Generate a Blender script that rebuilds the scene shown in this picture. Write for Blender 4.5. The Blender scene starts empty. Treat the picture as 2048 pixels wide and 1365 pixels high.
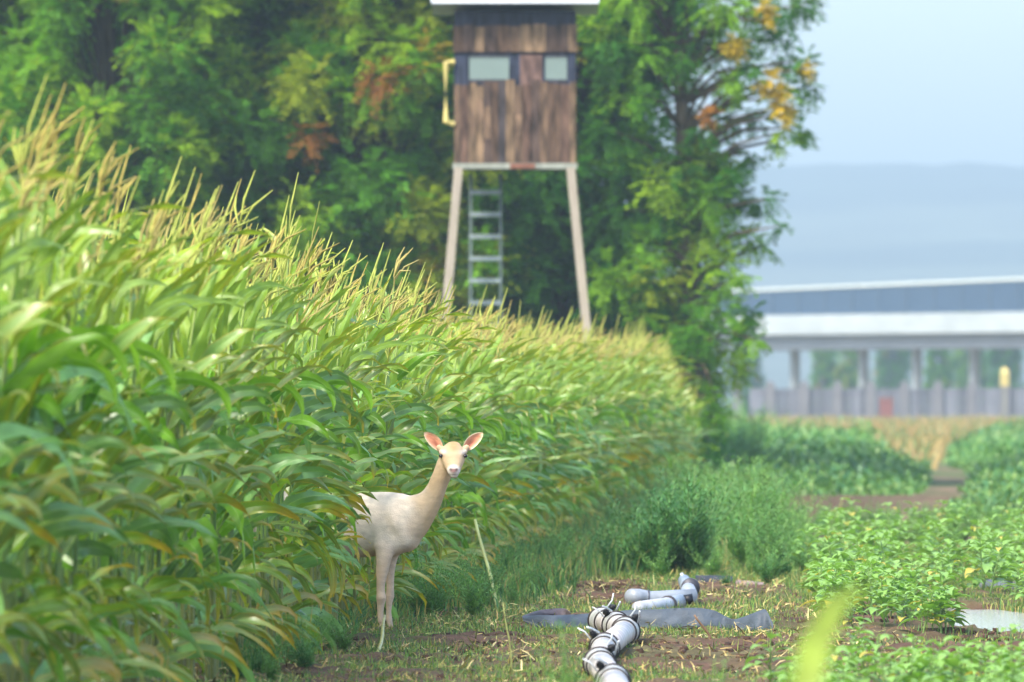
import bpy, math, random
import numpy as np
from mathutils import Vector, Matrix, noise as mnoise

random.seed(11)
R = np.random.default_rng(11)
SC = bpy.context.scene
COL = SC.collection
PI = math.pi

# ------------------------------------------------------------------ camera
F = 17500.0            # focal length in pixels of the 2048 px wide photograph
HOR = 800.0            # image row of the horizon
EYE = 1.45
cam_d = bpy.data.cameras.new("camera")
cam = bpy.data.objects.new("camera", cam_d)
COL.objects.link(cam)
cam_d.sensor_width = 36.0
cam_d.lens = F * 36.0 / 2048.0
cam_d.clip_start = 0.5
cam_d.clip_end = 30000.0
cam.location = (0, 0, EYE)
cam.rotation_euler = (PI / 2 + math.atan((HOR - 682.5) / F), 0, 0)
cam_d.dof.use_dof = True
cam_d.dof.focus_distance = 54.6
cam_d.dof.aperture_fstop = 5.6
SC.camera = cam

# ------------------------------------------------------------------ light
SUN_EL, SUN_AZ = math.radians(48), math.radians(222)   # azimuth clockwise from +Y
world = bpy.data.worlds.new("World")
SC.world = world
world.use_nodes = True
wn = world.node_tree.nodes
wl = world.node_tree.links
sky = wn.new("ShaderNodeTexSky")
sky.sky_type = 'NISHITA'
sky.sun_disc = False
sky.sun_elevation = SUN_EL
sky.sun_rotation = SUN_AZ
sky.air_density = 1.0
sky.dust_density = 2.2
sky.ozone_density = 1.0
bg = wn["Background"]
bg.inputs["Strength"].default_value = 0.15
wl.new(sky.outputs[0], bg.inputs["Color"])

sun_d = bpy.data.lights.new("sun", 'SUN')
sun_d.energy = 1.8
sun_d.angle = math.radians(12)
sun_d.color = (1.0, 0.93, 0.82)
sun = bpy.data.objects.new("sun", sun_d)
COL.objects.link(sun)
to_sun = Vector((math.sin(SUN_AZ) * math.cos(SUN_EL), math.cos(SUN_AZ) * math.cos(SUN_EL), math.sin(SUN_EL)))
sun.rotation_euler = to_sun.to_track_quat('Z', 'Y').to_euler()
sun.location = (0, 0, 60)

SC.view_settings.view_transform = 'Standard'
SC.view_settings.look = 'None'
SC.view_settings.exposure = 1.62
SC.view_settings.gamma = 1.0
SC.render.engine = 'CYCLES'
SC.cycles.use_denoising = True
SC.cycles.max_bounces = 8
SC.cycles.diffuse_bounces = 5
SC.cycles.glossy_bounces = 2
SC.cycles.transmission_bounces = 5
SC.cycles.transparent_max_bounces = 8
SC.cycles.volume_bounces = 0

# ------------------------------------------------------------------ helpers
def s_at(D):
    return F / D

def W(px, py, D):
    return (np.array([(px - 1024.0) * D / F, D, EYE + (HOR - py) * D / F]))

def ground_D(py):
    return EYE * F / (py - HOR)

def srgb(r, g, b):
    def f(c):
        c /= 255.0
        return c / 12.92 if c <= 0.04045 else ((c + 0.055) / 1.055) ** 2.4
    return (f(r), f(g), f(b))

def tag(o, label=None, cat=None, group=None, kind=None):
    if label: o["label"] = label
    if cat: o["category"] = cat
    if group: o["group"] = group
    if kind: o["kind"] = kind
    return o

def empty(name, loc=(0, 0, 0), rz=0.0, parent=None):
    o = bpy.data.objects.new(name, None)
    COL.objects.link(o)
    o.location = loc
    o.rotation_euler = (0, 0, rz)
    o.empty_display_size = 0.1
    if parent is not None: o.parent = parent
    return o

def mesh_np(name, V, Q, C=None, smooth=True, mat=None):
    """all-quad mesh straight from numpy arrays"""
    V = np.ascontiguousarray(V, dtype=np.float32)
    Q = np.ascontiguousarray(Q, dtype=np.int32)
    me = bpy.data.meshes.new(name)
    me.vertices.add(len(V))
    me.vertices.foreach_set("co", V.ravel())
    me.loops.add(Q.size)
    me.loops.foreach_set("vertex_index", Q.ravel())
    me.polygons.add(len(Q))
    me.polygons.foreach_set("loop_start", np.arange(0, Q.size, Q.shape[1], dtype=np.int32))
    me.update(calc_edges=True)
    if C is not None:
        a = me.attributes.new("Col", 'FLOAT_COLOR', 'POINT')
        c4 = np.ones((len(V), 4), dtype=np.float32)
        c4[:, :3] = C
        a.data.foreach_set("color", c4.ravel())
    if not smooth:
        me.shade_flat()
    if mat is not None:
        me.materials.append(mat)
    return me

def link(name, me, parent=None, loc=None):
    o = bpy.data.objects.new(name, me)
    COL.objects.link(o)
    if parent is not None: o.parent = parent
    if loc is not None: o.location = loc
    return o

class MB:
    """collects quads (and colours) of one mesh"""
    def __init__(self):
        self.V, self.Q, self.C, self.n = [], [], [], 0
    def add(self, V, Q, C):
        V = np.asarray(V, dtype=np.float32).reshape(-1, 3)
        Q = np.asarray(Q, dtype=np.int64).reshape(-1, 4)
        C = np.asarray(C, dtype=np.float32)
        if C.ndim == 1: C = np.tile(C, (len(V), 1))
        self.V.append(V); self.Q.append(Q + self.n); self.C.append(C)
        self.n += len(V)
    def arrays(self):
        return np.concatenate(self.V), np.concatenate(self.Q), np.concatenate(self.C)
    def build(self, name, mat, parent=None, smooth=False, loc=None):
        V, Q, C = self.arrays()
        if loc is not None: V = V - np.asarray(loc, dtype=np.float32)
        return link(name, mesh_np(name, V, Q, C, smooth, mat), parent, loc)
    def box(self, lo, hi, c=(1, 1, 1), M=None):
        x0, y0, z0 = lo; x1, y1, z1 = hi
        V = np.array([(x0,y0,z0),(x1,y0,z0),(x1,y1,z0),(x0,y1,z0),(x0,y0,z1),(x1,y0,z1),(x1,y1,z1),(x0,y1,z1)], float)
        if M is not None: V = V @ np.array(M.to_3x3()).T + np.array(M.translation)
        self.add(V, [(0,3,2,1),(4,5,6,7),(0,1,5,4),(1,2,6,5),(2,3,7,6),(3,0,4,7)], c)
    def bar(self, p0, p1, w, d, c=(1, 1, 1)):
        """rectangular beam between two points"""
        p0 = np.asarray(p0, float); p1 = np.asarray(p1, float)
        ax = p1 - p0; L = np.linalg.norm(ax); ax /= L
        up = np.array([0, 1.0, 0]) if abs(ax[1]) < 0.9 else np.array([1.0, 0, 0])
        a = np.cross(ax, up); a /= np.linalg.norm(a); b = np.cross(a, ax)
        V = []
        for q in (p0, p1):
            for u, v in ((-1,-1),(1,-1),(1,1),(-1,1)):
                V.append(q + a*u*w/2 + b*v*d/2)
        self.add(V, [(0,1,2,3),(7,6,5,4),(0,4,5,1),(1,5,6,2),(2,6,7,3),(3,7,4,0)], c)
    def tube(self, pts, rad, n=8, c=(1, 1, 1), cap=True, flat=1.0, side=None):
        """swept round section; rad scalar or list, flat squashes the second axis"""
        P = np.asarray(pts, float)
        rad = np.broadcast_to(np.asarray(rad, float), (len(P),))
        T = np.gradient(P, axis=0)
        T /= np.linalg.norm(T, axis=1)[:, None] + 1e-9
        ref = np.array([0, 0, 1.0]) if abs(T[0][2]) < 0.8 else np.array([0, 1.0, 0])
        if side is not None: ref = np.asarray(side, float)
        V = []
        for i in range(len(P)):
            a = np.cross(T[i], ref); a /= np.linalg.norm(a) + 1e-9
            b = np.cross(a, T[i])
            for k in range(n):
                t = 2*PI*k/n
                V.append(P[i] + rad[i]*(a*math.cos(t) + b*math.sin(t)*flat))
        Q = []
        for i in range(len(P)-1):
            for k in range(n):
                k2 = (k+1) % n
                Q.append((i*n+k, i*n+k2, (i+1)*n+k2, (i+1)*n+k))
        C = np.asarray(c, float)
        if C.ndim == 2: C = np.repeat(C, n, axis=0)
        V = list(V)
        if cap:
            for e, base in ((0, 0), (len(P)-1, (len(P)-1)*n)):
                V.append(P[e]); ci = len(V)-1
                if C.ndim == 2: C = np.vstack([C, C[base]])
                for k in range(0, n, 2):
                    q = (ci, base+k, base+(k+1) % n, base+(k+2) % n)
                    Q.append(q if e else q[::-1])
        self.add(V, Q, C)

# ------------------------------------------------------------------ materials
def new_mat(name):
    m = bpy.data.materials.new(name)
    m.use_nodes = True
    n = m.node_tree.nodes; l = m.node_tree.links
    return m, n, l, n["Principled BSDF"]

def leaf_mat(name, rough=0.45, trans=0.3, spec=0.5, tint=(1.25, 1.3, 0.6), var=0.35, scale=9.0):
    m, n, l, b = new_mat(name)
    at = n.new("ShaderNodeAttribute"); at.attribute_name = "Col"
    tc = n.new("ShaderNodeTexCoord")
    nz = n.new("ShaderNodeTexNoise"); nz.inputs["Scale"].default_value = scale
    nz.inputs["Detail"].default_value = 3
    l.new(tc.outputs["Object"], nz.inputs["Vector"])
    mr = n.new("ShaderNodeMapRange")
    mr.inputs[1].default_value = 0.25; mr.inputs[2].default_value = 0.75
    mr.inputs[3].default_value = 1 - var; mr.inputs[4].default_value = 1 + var
    l.new(nz.outputs[0], mr.inputs[0])
    mul = n.new("ShaderNodeVectorMath"); mul.operation = 'SCALE'
    l.new(at.outputs["Color"], mul.inputs[0]); l.new(mr.outputs[0], mul.inputs["Scale"])
    l.new(mul.outputs[0], b.inputs["Base Color"])
    b.inputs["Roughness"].default_value = rough
    b.inputs["Specular IOR Level"].default_value = spec
    tr = n.new("ShaderNodeBsdfTranslucent")
    t2 = n.new("ShaderNodeVectorMath"); t2.operation = 'MULTIPLY'
    l.new(mul.outputs[0], t2.inputs[0]); t2.inputs[1].default_value = tint
    l.new(t2.outputs[0], tr.inputs["Color"])
    mx = n.new("ShaderNodeMixShader"); mx.inputs[0].default_value = trans
    l.new(b.outputs[0], mx.inputs[1]); l.new(tr.outputs[0], mx.inputs[2])
    l.new(mx.outputs[0], n["Material Output"].inputs["Surface"])
    return m

def solid_mat(name, rough=0.7, spec=0.4, metal=0.0, var=0.25, scale=(6, 6, 6), bump=0.0, bscale=40.0, use_noise2=False):
    """colour from the mesh's own colour attribute, mottled by noise"""
    m, n, l, b = new_mat(name)
    at = n.new("ShaderNodeAttribute"); at.attribute_name = "Col"
    tc = n.new("ShaderNodeTexCoord")
    mp = n.new("ShaderNodeMapping"); mp.inputs["Scale"].default_value = scale
    l.new(tc.outputs["Object"], mp.inputs["Vector"])
    nz = n.new("ShaderNodeTexNoise"); nz.inputs["Scale"].default_value = 1.0
    nz.inputs["Detail"].default_value = 5
    l.new(mp.outputs[0], nz.inputs["Vector"])
    mr = n.new("ShaderNodeMapRange")
    mr.inputs[1].default_value = 0.3; mr.inputs[2].default_value = 0.7
    mr.inputs[3].default_value = 1 - var; mr.inputs[4].default_value = 1 + var
    l.new(nz.outputs[0], mr.inputs[0])
    mul = n.new("ShaderNodeVectorMath"); mul.operation = 'SCALE'
    l.new(at.outputs["Color"], mul.inputs[0]); l.new(mr.outputs[0], mul.inputs["Scale"])
    l.new(mul.outputs[0], b.inputs["Base Color"])
    b.inputs["Roughness"].default_value = rough
    b.inputs["Specular IOR Level"].default_value = spec
    b.inputs["Metallic"].default_value = metal
    if bump > 0:
        n2 = n.new("ShaderNodeTexNoise"); n2.inputs["Scale"].default_value = bscale
        n2.inputs["Detail"].default_value = 4
        l.new(tc.outputs["Object"], n2.inputs["Vector"])
        bp = n.new("ShaderNodeBump"); bp.inputs["Strength"].default_value = bump
        bp.inputs["Distance"].default_value = 0.02
        l.new(n2.outputs[0], bp.inputs["Height"]); l.new(bp.outputs[0], b.inputs["Normal"])
    return m

M_corn = leaf_mat("maize_leaf", 0.34, 0.34, 0.65, (1.25, 1.35, 0.45), 0.2, 11.0)
M_tassel = leaf_mat("maize_tassel", 0.8, 0.25, 0.2, (1.0, 1.0, 0.6), 0.2, 20.0)
M_stalk = leaf_mat("maize_stalk", 0.5, 0.05, 0.4)
M_grass = leaf_mat("grass_blade", 0.55, 0.30, 0.35)
M_crop = leaf_mat("crop_leaf", 0.48, 0.28, 0.45, (1.2, 1.35, 0.5), 0.2, 12.0)
M_tree = leaf_mat("tree_leaf", 0.6, 0.45, 0.2, (1.25, 1.35, 0.5), 0.15, 2.0)
M_bark = solid_mat("bark", 0.9, 0.2, 0, 0.4, (12, 12, 2), 0.4, 30)
M_straw = solid_mat("straw", 0.75, 0.3, 0, 0.25, (20, 20, 20))
M_soil = solid_mat("soil", 0.95, 0.15, 0, 0.38, (5, 5, 5), 0.9, 22)
M_board = solid_mat("weathered_board", 0.85, 0.25, 0, 0.75, (11, 11, 2.6), 0.3, 25)
M_timber = solid_mat("timber", 0.8, 0.25, 0, 0.2, (10, 10, 1.5))
M_paint = solid_mat("painted_metal", 0.5, 0.5, 0, 0.08, (3, 3, 3))
M_conc = solid_mat("concrete", 0.85, 0.3, 0, 0.12, (0.4, 0.4, 0.8))
M_hose = solid_mat("hose_fabric", 0.6, 0.4, 0, 0.18, (14, 14, 14), 0.25, 60)
M_pipe = solid_mat("pipe_metal", 0.45, 0.5, 0.1, 0.26, (7, 7, 9), 0.2, 16)
M_dark = solid_mat("dark_metal", 0.5, 0.5, 0.2, 0.2, (20, 20, 20))
M_fur = solid_mat("fur", 0.9, 0.12, 0, 0.09, (16, 16, 40), 0.35, 120)
M_eye = solid_mat("eye", 0.12, 0.6, 0, 0.0)
M_glass = solid_mat("sky_painted_pane", 0.25, 0.5, 0, 0.06, (2, 2, 2))  # opaque tower panes; sky in the glass is painted as base colour

# ------------------------------------------------------------------ ground
def fbm(X, Y, sc, oct=4, seed=0):
    """cheap value noise on arrays"""
    out = np.zeros_like(X, dtype=float); amp = 1.0; tot = 0
    for o in range(oct):
        xs, ys = X*sc + 17.3*o + seed*3.1, Y*sc + 9.7*o - seed*5.7
        xi, yi = np.floor(xs), np.floor(ys)
        fx, fy = xs-xi, ys-yi
        fx = fx*fx*(3-2*fx); fy = fy*fy*(3-2*fy)
        def h(a, b):
            v = np.sin(a*127.1 + b*311.7 + seed*13.7)*43758.5453
            return v-np.floor(v)
        v = (h(xi, yi)*(1-fx)+h(xi+1, yi)*fx)*(1-fy) + (h(xi, yi+1)*(1-fx)+h(xi+1, yi+1)*fx)*fy
        out += amp*v; tot += amp; amp *= 0.5; sc *= 2.03
    return out/tot

def edge_x(Y):              # foot of the outer maize row
    return 0.046*Y - 3.64

C_SOIL = np.array(srgb(96, 74, 60)); C_DSOIL = np.array(srgb(70, 52, 42)); C_PSOIL = np.array(srgb(122, 100, 82))
C_GRN = np.array(srgb(74, 100, 48)); C_DRY = np.array(srgb(150, 126, 80)); C_FAR = np.array(srgb(96, 126, 64))

def ramp(x, a, b):
    return np.clip((x-a)/(b-a), 0, 1)

def ground_col(X, Y):
    n1 = fbm(X, Y, 1.3, 4, 1); n2 = fbm(X, Y, 0.35, 3, 2); n3 = fbm(X, Y, 5.0, 3, 3)
    c = C_SOIL*(0.7 + 0.6*n3[..., None])
    g = ramp(n1, 0.42, 0.62)[..., None]*0.3
    c = c*(1-g) + C_GRN*g
    # bare patch of tilled earth, then green field, then dry grass, then far meadow
    f = ramp(Y+26*(n2-0.5), 128, 142)[..., None]
    c = c*(1-f) + (C_GRN*(0.7+0.6*n2[..., None]))*f
    tr = (np.exp(-((X-(0.0485*Y+0.25*np.sin(Y*0.05)))/0.5)**2)*ramp(Y, 92, 104)*(1-ramp(Y, 230, 300))*np.clip((n2-0.3)*5, 0.2, 1))[..., None]
    c = c*(1-tr) + C_PSOIL*tr
    f = (ramp(Y + 170*(fbm(X, Y, 0.12, 3, 61)-0.5), 255, 300)*(1-ramp(Y, 560, 640)))[..., None]
    c = c*(1-f) + C_DRY*(0.8+0.4*n1[..., None])*f
    f = ramp(Y, 600, 700)[..., None]
    c = c*(1-f) + C_FAR*f
    return c

def build_ground():
    xs = np.unique(np.concatenate([np.linspace(-4.5, 5.0, 190), np.linspace(-30, 30, 61), np.linspace(-6000, 6000, 41),
                                   np.linspace(-400, 400, 41)]).round(3))
    ys = np.unique(np.concatenate([np.linspace(43, 70, 440), np.linspace(70, 140, 240), np.linspace(-40, 43, 25),
                                   np.linspace(140, 620, 160), np.geomspace(620, 8000, 40), [-500.0, -200.0]]).round(3))
    X, Y = np.meshgrid(xs, ys)
    lump = (fbm(X, Y, 6.0, 4, 5)-0.5)*0.09 + (fbm(X, Y, 1.1, 3, 6)-0.5)*0.08
    fade = (1-ramp(np.abs(X-1), 8, 20))*(1-ramp(Y, 140, 200))*ramp(Y, 20, 40)
    Z = lump*fade
    # a shallow hollow that holds the puddle
    Z = np.where(((X-3.2)/0.42)**2+((Y-58.3)/3.4)**2 < 1, -0.035+0.02*(fbm(X, Y, 3.0, 3, 15)-0.5), Z)
    V = np.stack([X, Y, Z], -1).reshape(-1, 3)
    ny, nx = X.shape
    i = np.arange(ny-1)[:, None]*nx + np.arange(nx-1)[None, :]
    Q = np.stack([i, i+1, i+nx+1, i+nx], -1).reshape(-1, 4)
    C = ground_col(X, Y).reshape(-1, 3)
    o = link("ground", mesh_np("ground", V, Q, C, True, M_soil))
    tag(o, kind="structure")
build_ground()

# puddle in the wheel track on the right
def build_puddle():
    m, n, l, b = new_mat("puddle_water")
    b.inputs["Base Color"].default_value = (0.5, 0.46, 0.46, 1)
    b.inputs["Roughness"].default_value = 0.12
    b.inputs["Specular IOR Level"].default_value = 0.9
    N = 48; V = [(3.2, 58.3, -0.012)]
    for k in range(N):
        a = 2*PI*k/N; q = 0.86+0.1*math.sin(3*a+1)+0.06*math.sin(7*a)
        V.append((3.2+0.46*q*math.cos(a), 58.3+3.6*q*math.sin(a), -0.012))
    Q = [(0, 1+k, 1+(k+1) % N, 1+(k+2) % N) for k in range(0, N, 2)]
    o = link("water", mesh_np("water", V, Q, None, True, m))
    tag(o, kind="structure")
build_puddle()

# hills on the horizon
def build_hills():
    m = solid_mat("hill_woods", 0.95, 0.1, 0, 0.35, (0.012, 0.012, 0.02))
    xs = np.linspace(-2600, 2600, 420); ys = np.linspace(2300, 6000, 90)
    X, Y = np.meshgrid(xs, ys)
    ridge = 109 + 14*(fbm(X, Y*0+3, 0.0022, 3, 8)-0.5) + 8*(fbm(X, Y*0+3, 0.03, 4, 9)-0.5) + 0.008*(X-150)
    ridge = ridge - 3.0*np.exp(-((X-188)/5.0)**2)
    prof = np.interp(Y, [2300, 2700, 3300, 4000, 4400, 6000], [0, 0.20, 0.52, 1.0, 1.0, 0.3])
    Z = ridge*prof + 6*(fbm(X, Y, 0.004, 4, 10)-0.5)*np.minimum(prof*3, 1)*(1-ramp(np.abs(prof-1), 0, 0.0)*0)
    Z[0] = -1.0
    V = np.stack([X, Y, Z], -1).reshape(-1, 3)
    ny, nx = X.shape
    i = np.arange(ny-1)[:, None]*nx + np.arange(nx-1)[None, :]
    Q = np.stack([i, i+1, i+nx+1, i+nx], -1).reshape(-1, 4)
    f = ramp(fbm(X, Y, 0.006, 4, 12), 0.5, 0.6)*(1-ramp(prof, 0.75, 0.9))
    C = np.array((0.035, 0.055, 0.03))*(1-f[..., None]) + np.array((0.10, 0.12, 0.07))*f[..., None]
    o = link("hills", mesh_np("hills", V, Q, C.reshape(-1, 3), True, m))
    tag(o, kind="structure")
build_hills()

# ------------------------------------------------------------------ maize
def leaf_strip(mb, base, az, e0, bend, L, Wd, roll, rollr, cols, segs=9, wave=0.012, wind=0.45, mid=True, waves=3.0, power=1.15, fine=False):
    """one long blade leaf, three vertices across; cols(t)->rgb for edge"""
    t = np.linspace(0, 1, segs+1)
    e = e0 - bend*t**power
    a = az*(1-wind*t)
    d = np.stack([np.cos(e)*np.cos(a), np.cos(e)*np.sin(a), np.sin(e)], 1)
    P = np.asarray(base, float) + np.vstack([np.zeros(3), np.cumsum((d[:-1]+d[1:])/2*L/segs, axis=0)])
    side = np.stack([-np.sin(a), np.cos(a), np.zeros_like(a)], 1)
    nor = np.cross(d, side)
    rr = (roll + rollr*t)[:, None]
    s2 = side*np.cos(rr) + nor*np.sin(rr)
    n2 = nor*np.cos(rr) - side*np.sin(rr)
    w = Wd/2*np.minimum(1, 0.45+t*3.2)*np.clip(1-t, 0, 1)**0.62
    ph = R.uniform(0, 2*PI)
    wv = wave*np.sin(2*PI*waves*t+ph)*np.minimum(1, 4*t)*(1-t*0.6)
    wv2 = wave*np.sin(2*PI*waves*t+ph+2.2)*np.minimum(1, 4*t)*(1-t*0.6)
    ce, cb, cm = cols(t)
    if fine:
        us = [-1, -0.8, -0.13, 0, 0.13, 0.8, 1]; cc = [ce, cb*0.95, cb, cm, cb, cb*0.95, ce]
    else:
        us = [-1, 0, 1]; cc = [ce*0.5+cb*0.5, cm*0.4+cb*0.6, ce*0.5+cb*0.5]
    m_ = len(us)
    V = np.stack([P + s2*(u*w)[:, None] + n2*(0.28*w*abs(u)+(wv if u < 0 else wv2)*abs(u)**1.5)[:, None] for u in us], 1).reshape(-1, 3)
    i = np.arange(segs)*m_
    Q = np.concatenate([np.stack([i+q, i+q+1, i+q+1+m_, i+q+m_], 1) for q in range(m_-1)])
    C = np.stack(cc, 1).reshape(-1, 3)
    mb.add(V, Q, C)
    return P

G1 = np.array(srgb(72, 124, 22)); G2 = np.array(srgb(122, 170, 36)); G3 = np.array(srgb(124, 168, 98))
YG = np.array(srgb(176, 196, 52)); YL = np.array(srgb(196, 168, 36)); TAN = np.array(srgb(196, 166, 108))
BRN = np.array(srgb(150, 112, 66)); DG = np.array(srgb(48, 88, 36)); PALE = np.array(srgb(150, 186, 110))

def maize_cols(h, dry):
    """h 0..1 height of the leaf on its plant"""
    u = R.random()
    base = G1*(1-u)+G2*u if R.random() < 0.58 else G3*(1-u*0.4)+G1*u*0.4
    base = base*R.uniform(0.68, 1.35)
    if h > 0.72: base = base*0.5 + YG*0.5*R.uniform(0.6, 1.1)
    if h < 0.3: base = base*0.9 + DG*0.1
    edge_y = R.random() < (0.7 if h < 0.5 else 0.25)
    tip0 = R.uniform(0.5, 0.9) if dry else R.uniform(0.75, 1.15)
    tc = [YL, TAN, YL*0.8, YL*0.6+G2*0.4][R.integers(0, 4)]
    full = dry and R.random() < 0.06
    def f(t):
        k = np.clip((t-tip0)/0.25, 0, 1)[:, None]
        if full: k = np.maximum(k, 0.75)
        cm = (base*0.3+PALE*0.7)*(1-k) + tc*k
        ce = base*(1-k) + tc*k; cb = ce.copy()
        if edge_y:
            q = (0.45+0.5*np.clip(t*1.4-0.2, 0, 1))[:, None]
            ce = ce*(1-q) + YL*q*0.9
            cb = cb*(1-q*0.25) + YL*q*0.22
        return ce, cb, cm
    return f

def make_maize(seed, segs=10, lod=False):
    global R
    keep = R; R = np.random.default_rng(seed)
    H = R.uniform(2.0, 2.2)
    lean = R.uniform(0.03, 0.16); leany = R.uniform(-0.06, 0.06)
    def stem(z):
        q = (z/H)**2
        return np.array([lean*q, leany*q, z])
    st = MB(); fo = MB(); ta = MB()
    zs = np.linspace(0, H, 6)
    sc = np.array([srgb(120, 130, 70)]*2 + [srgb(96, 134, 60)]*2 + [srgb(150, 170, 90)]*2)
    st.tube([stem(z) for z in zs], np.linspace(0.014, 0.006, 6), 5, sc, cap=False)
    nl = R.integers(12, 15)
    plane = R.uniform(-1.4, 1.4)
    for i in range(nl):
        h = (i+0.6)/nl
        z = 0.10 + (H-0.28)*h**0.95
        az = plane + (PI if i % 2 else 0) + R.normal(0, 0.75)
        az = (az+PI) % (2*PI)-PI
        if h > 0.4 and R.random() < 0.3: az = R.uniform(-PI, PI)
        if abs(az) > 2.2 and R.random() < 0.35: az *= 0.55
        if h > 0.78:
            e0, bend = R.uniform(1.0, 1.45), R.uniform(0.1, 1.9)
            L, w = R.uniform(0.42, 0.68), R.uniform(0.055, 0.085)
        elif h > 0.35:
            e0, bend = R.uniform(0.6, 1.35), R.uniform(0.7, 2.7)
            L, w = R.uniform(0.42, 0.76), R.uniform(0.08, 0.12)
        else:
            e0, bend = R.uniform(0.2, 1.0), R.uniform(1.4, 2.8)
            L, w = R.uniform(0.4, 0.72), R.uniform(0.055, 0.09)
        leaf_strip(fo, stem(z), az, e0, bend, L, w, R.normal(0, 0.9), R.normal(0, 2.5), maize_cols(h, h < 0.36 and R.random() < 0.6),
                   segs, 0.018, R.uniform(-0.1, 0.6), power=(R.uniform(2.5, 5.5) if R.random() < 0.45 else R.uniform(0.9, 1.6)), fine=not lod)
    # tassel: a tuft of stiff spikes
    top = stem(H)
    cT = [np.array(srgb(182, 170, 102)), np.array(srgb(174, 160, 86)), np.array(srgb(172, 180, 88))][R.integers(0, 3)]
    ns = R.integers(3, 7)
    taz = R.uniform(-0.3, 0.3)
    for k in range(ns):
        a = R.uniform(-PI, PI); sp = 0.05 if k == 0 else R.uniform(0.12, 0.7)
        d = np.array([math.sin(sp)*math.cos(a)+0.16+R.normal(0, 0.05), math.sin(sp)*math.sin(a), math.cos(sp)])
        L = R.uniform(0.14, 0.26) if k else R.uniform(0.22, 0.40)
        b0 = top + np.array([0, 0, R.uniform(-0.02, 0.08)])
        pts = [b0, b0+d*L*0.5, b0+d*L+np.array([0.03, 0, -0.08*sp])]
        ta.tube(pts, [0.004, 0.0075, 0.003], 3, cT*R.uniform(0.85, 1.15), cap=False)
    R = keep
    return st, fo, ta

NV = 14
maize_var = [make_maize(100+i) for i in range(NV)]
maize_lod = [make_maize(100+i, lod=True) for i in range(NV)]
maize_mesh = []
for i, (a, b, c) in enumerate(maize_var):
    row = []
    for nm, mb, mt in (("stalk", a, M_stalk), ("foliage", b, M_corn), ("tassel", c, M_tassel)):
        V, Q, C = mb.arrays()
        row.append(mesh_np("maize_"+nm, V, Q, C, True, mt))
    maize_mesh.append(row)

END_D = 127.0
def far_scale(Y):           # the last metres of the rows stand lower
    return float(np.interp(Y, [34, 48, 56, 66, 80, 100, 116, 122, END_D, END_D+8], [1.0, 0.94, 0.93, 0.86, 0.85, 0.88, 0.90, 0.86, 0.76, 0.6]))

def plants_rows():
    """(x, y, row) positions of the whole maize stand"""
    out = []
    y = 33.0
    for row in range(7):
        y = 31.0 + row*0.05
        step = 0.21 if row < 2 else 0.30
        while y < END_D - row*0.1 + 3:
            xo = edge_x(y) - 0.74*row + R.normal(0, 0.035)
            out.append((xo, y + R.normal(0, 0.03), row))
            y += step*R.uniform(0.85, 1.15)
    # headland rows close the far end of the field
    for k in range(4):
        x = -4.0
        yy = END_D + 3 + 0.75*k
        while x < edge_x(yy) + 0.3:
            out.append((x, yy+R.normal(0, 0.05), 0 if k == 0 else 3)); x += 0.22*R.uniform(0.8, 1.2)
    return out

allp = plants_rows()
DEER_D = 54.9
# leaf points of each variant, used to keep the neck and head of the animal free of maize leaves
fol_pts = [mb[1].arrays()[0][::3] for mb in maize_lod]
def covers(var, x, y, rz, sc, sz):
    P = fol_pts[var]
    c, s = math.cos(rz), math.sin(rz)
    X = (P[:, 0]*c-P[:, 1]*s)*sc + x; Y = (P[:, 0]*s+P[:, 1]*c)*sc + y; Z = P[:, 2]*sz
    px = 1024 + X*F/Y; py = HOR - (Z-EYE)*F/Y
    m = (px > 792) & (px < 975) & (py > 858) & (py < 1250) & (Y < DEER_D+0.25)
    m2 = (px > 750) & (px <= 792) & (py > 960) & (py < 1250) & (Y < DEER_D+0.25)
    rear = (px > 640) & (px < 728) & (py > 965) & (py < 1130) & (Y < DEER_D-0.1)
    return int(m.sum())*3 + int(m2.sum()) - 0.5*min(int(rear.sum()), 60)

single = sorted([p for p in allp if p[2] <= 1 and p[1] > 34.2], key=lambda p: p[1]+p[2]*9)[:290]
sset = set(id(p) for p in single)
GRP = "maize plants along the edge of the field"
ZONES = [(37.5, "very blurred tall maize plant at the left margin of the view", "maize plants at the left margin"),
         (41, "blurred tall maize plant in the near stretch, left of the highest tassels", "maize plants in the near blurred stretch"),
         (45, "slightly blurred maize plant below the left group of upright tassels", "maize plants of the left group"),
         (49, "maize plant coming into focus left of the long bare soil patch", "maize plants coming into focus"),
         (52, "sharp maize plant standing beside the bare dark soil left of the deer", "maize plants beside the dark soil"),
         (54.9, "sharp maize plant hiding the rear body of the pale deer", "maize plants in front of the deer's rump"),
         (58, "sharp maize plant directly behind the head and neck of the pale deer", "maize plants behind the deer's head"),
         (61.5, "maize plant whose drooping leaves hang by the leaning pale cane", "maize plants by the leaning cane"),
         (999, "maize plant in the stretch beyond the leaning cane, going out of focus", "maize plants beyond the leaning cane")]
def maize_label(y, row):
    for lim, lb, gp in ZONES:
        if y < lim:
            if row: return lb.replace("maize plant", "second row maize plant", 1), gp + ", second row"
            return lb, gp
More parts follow.
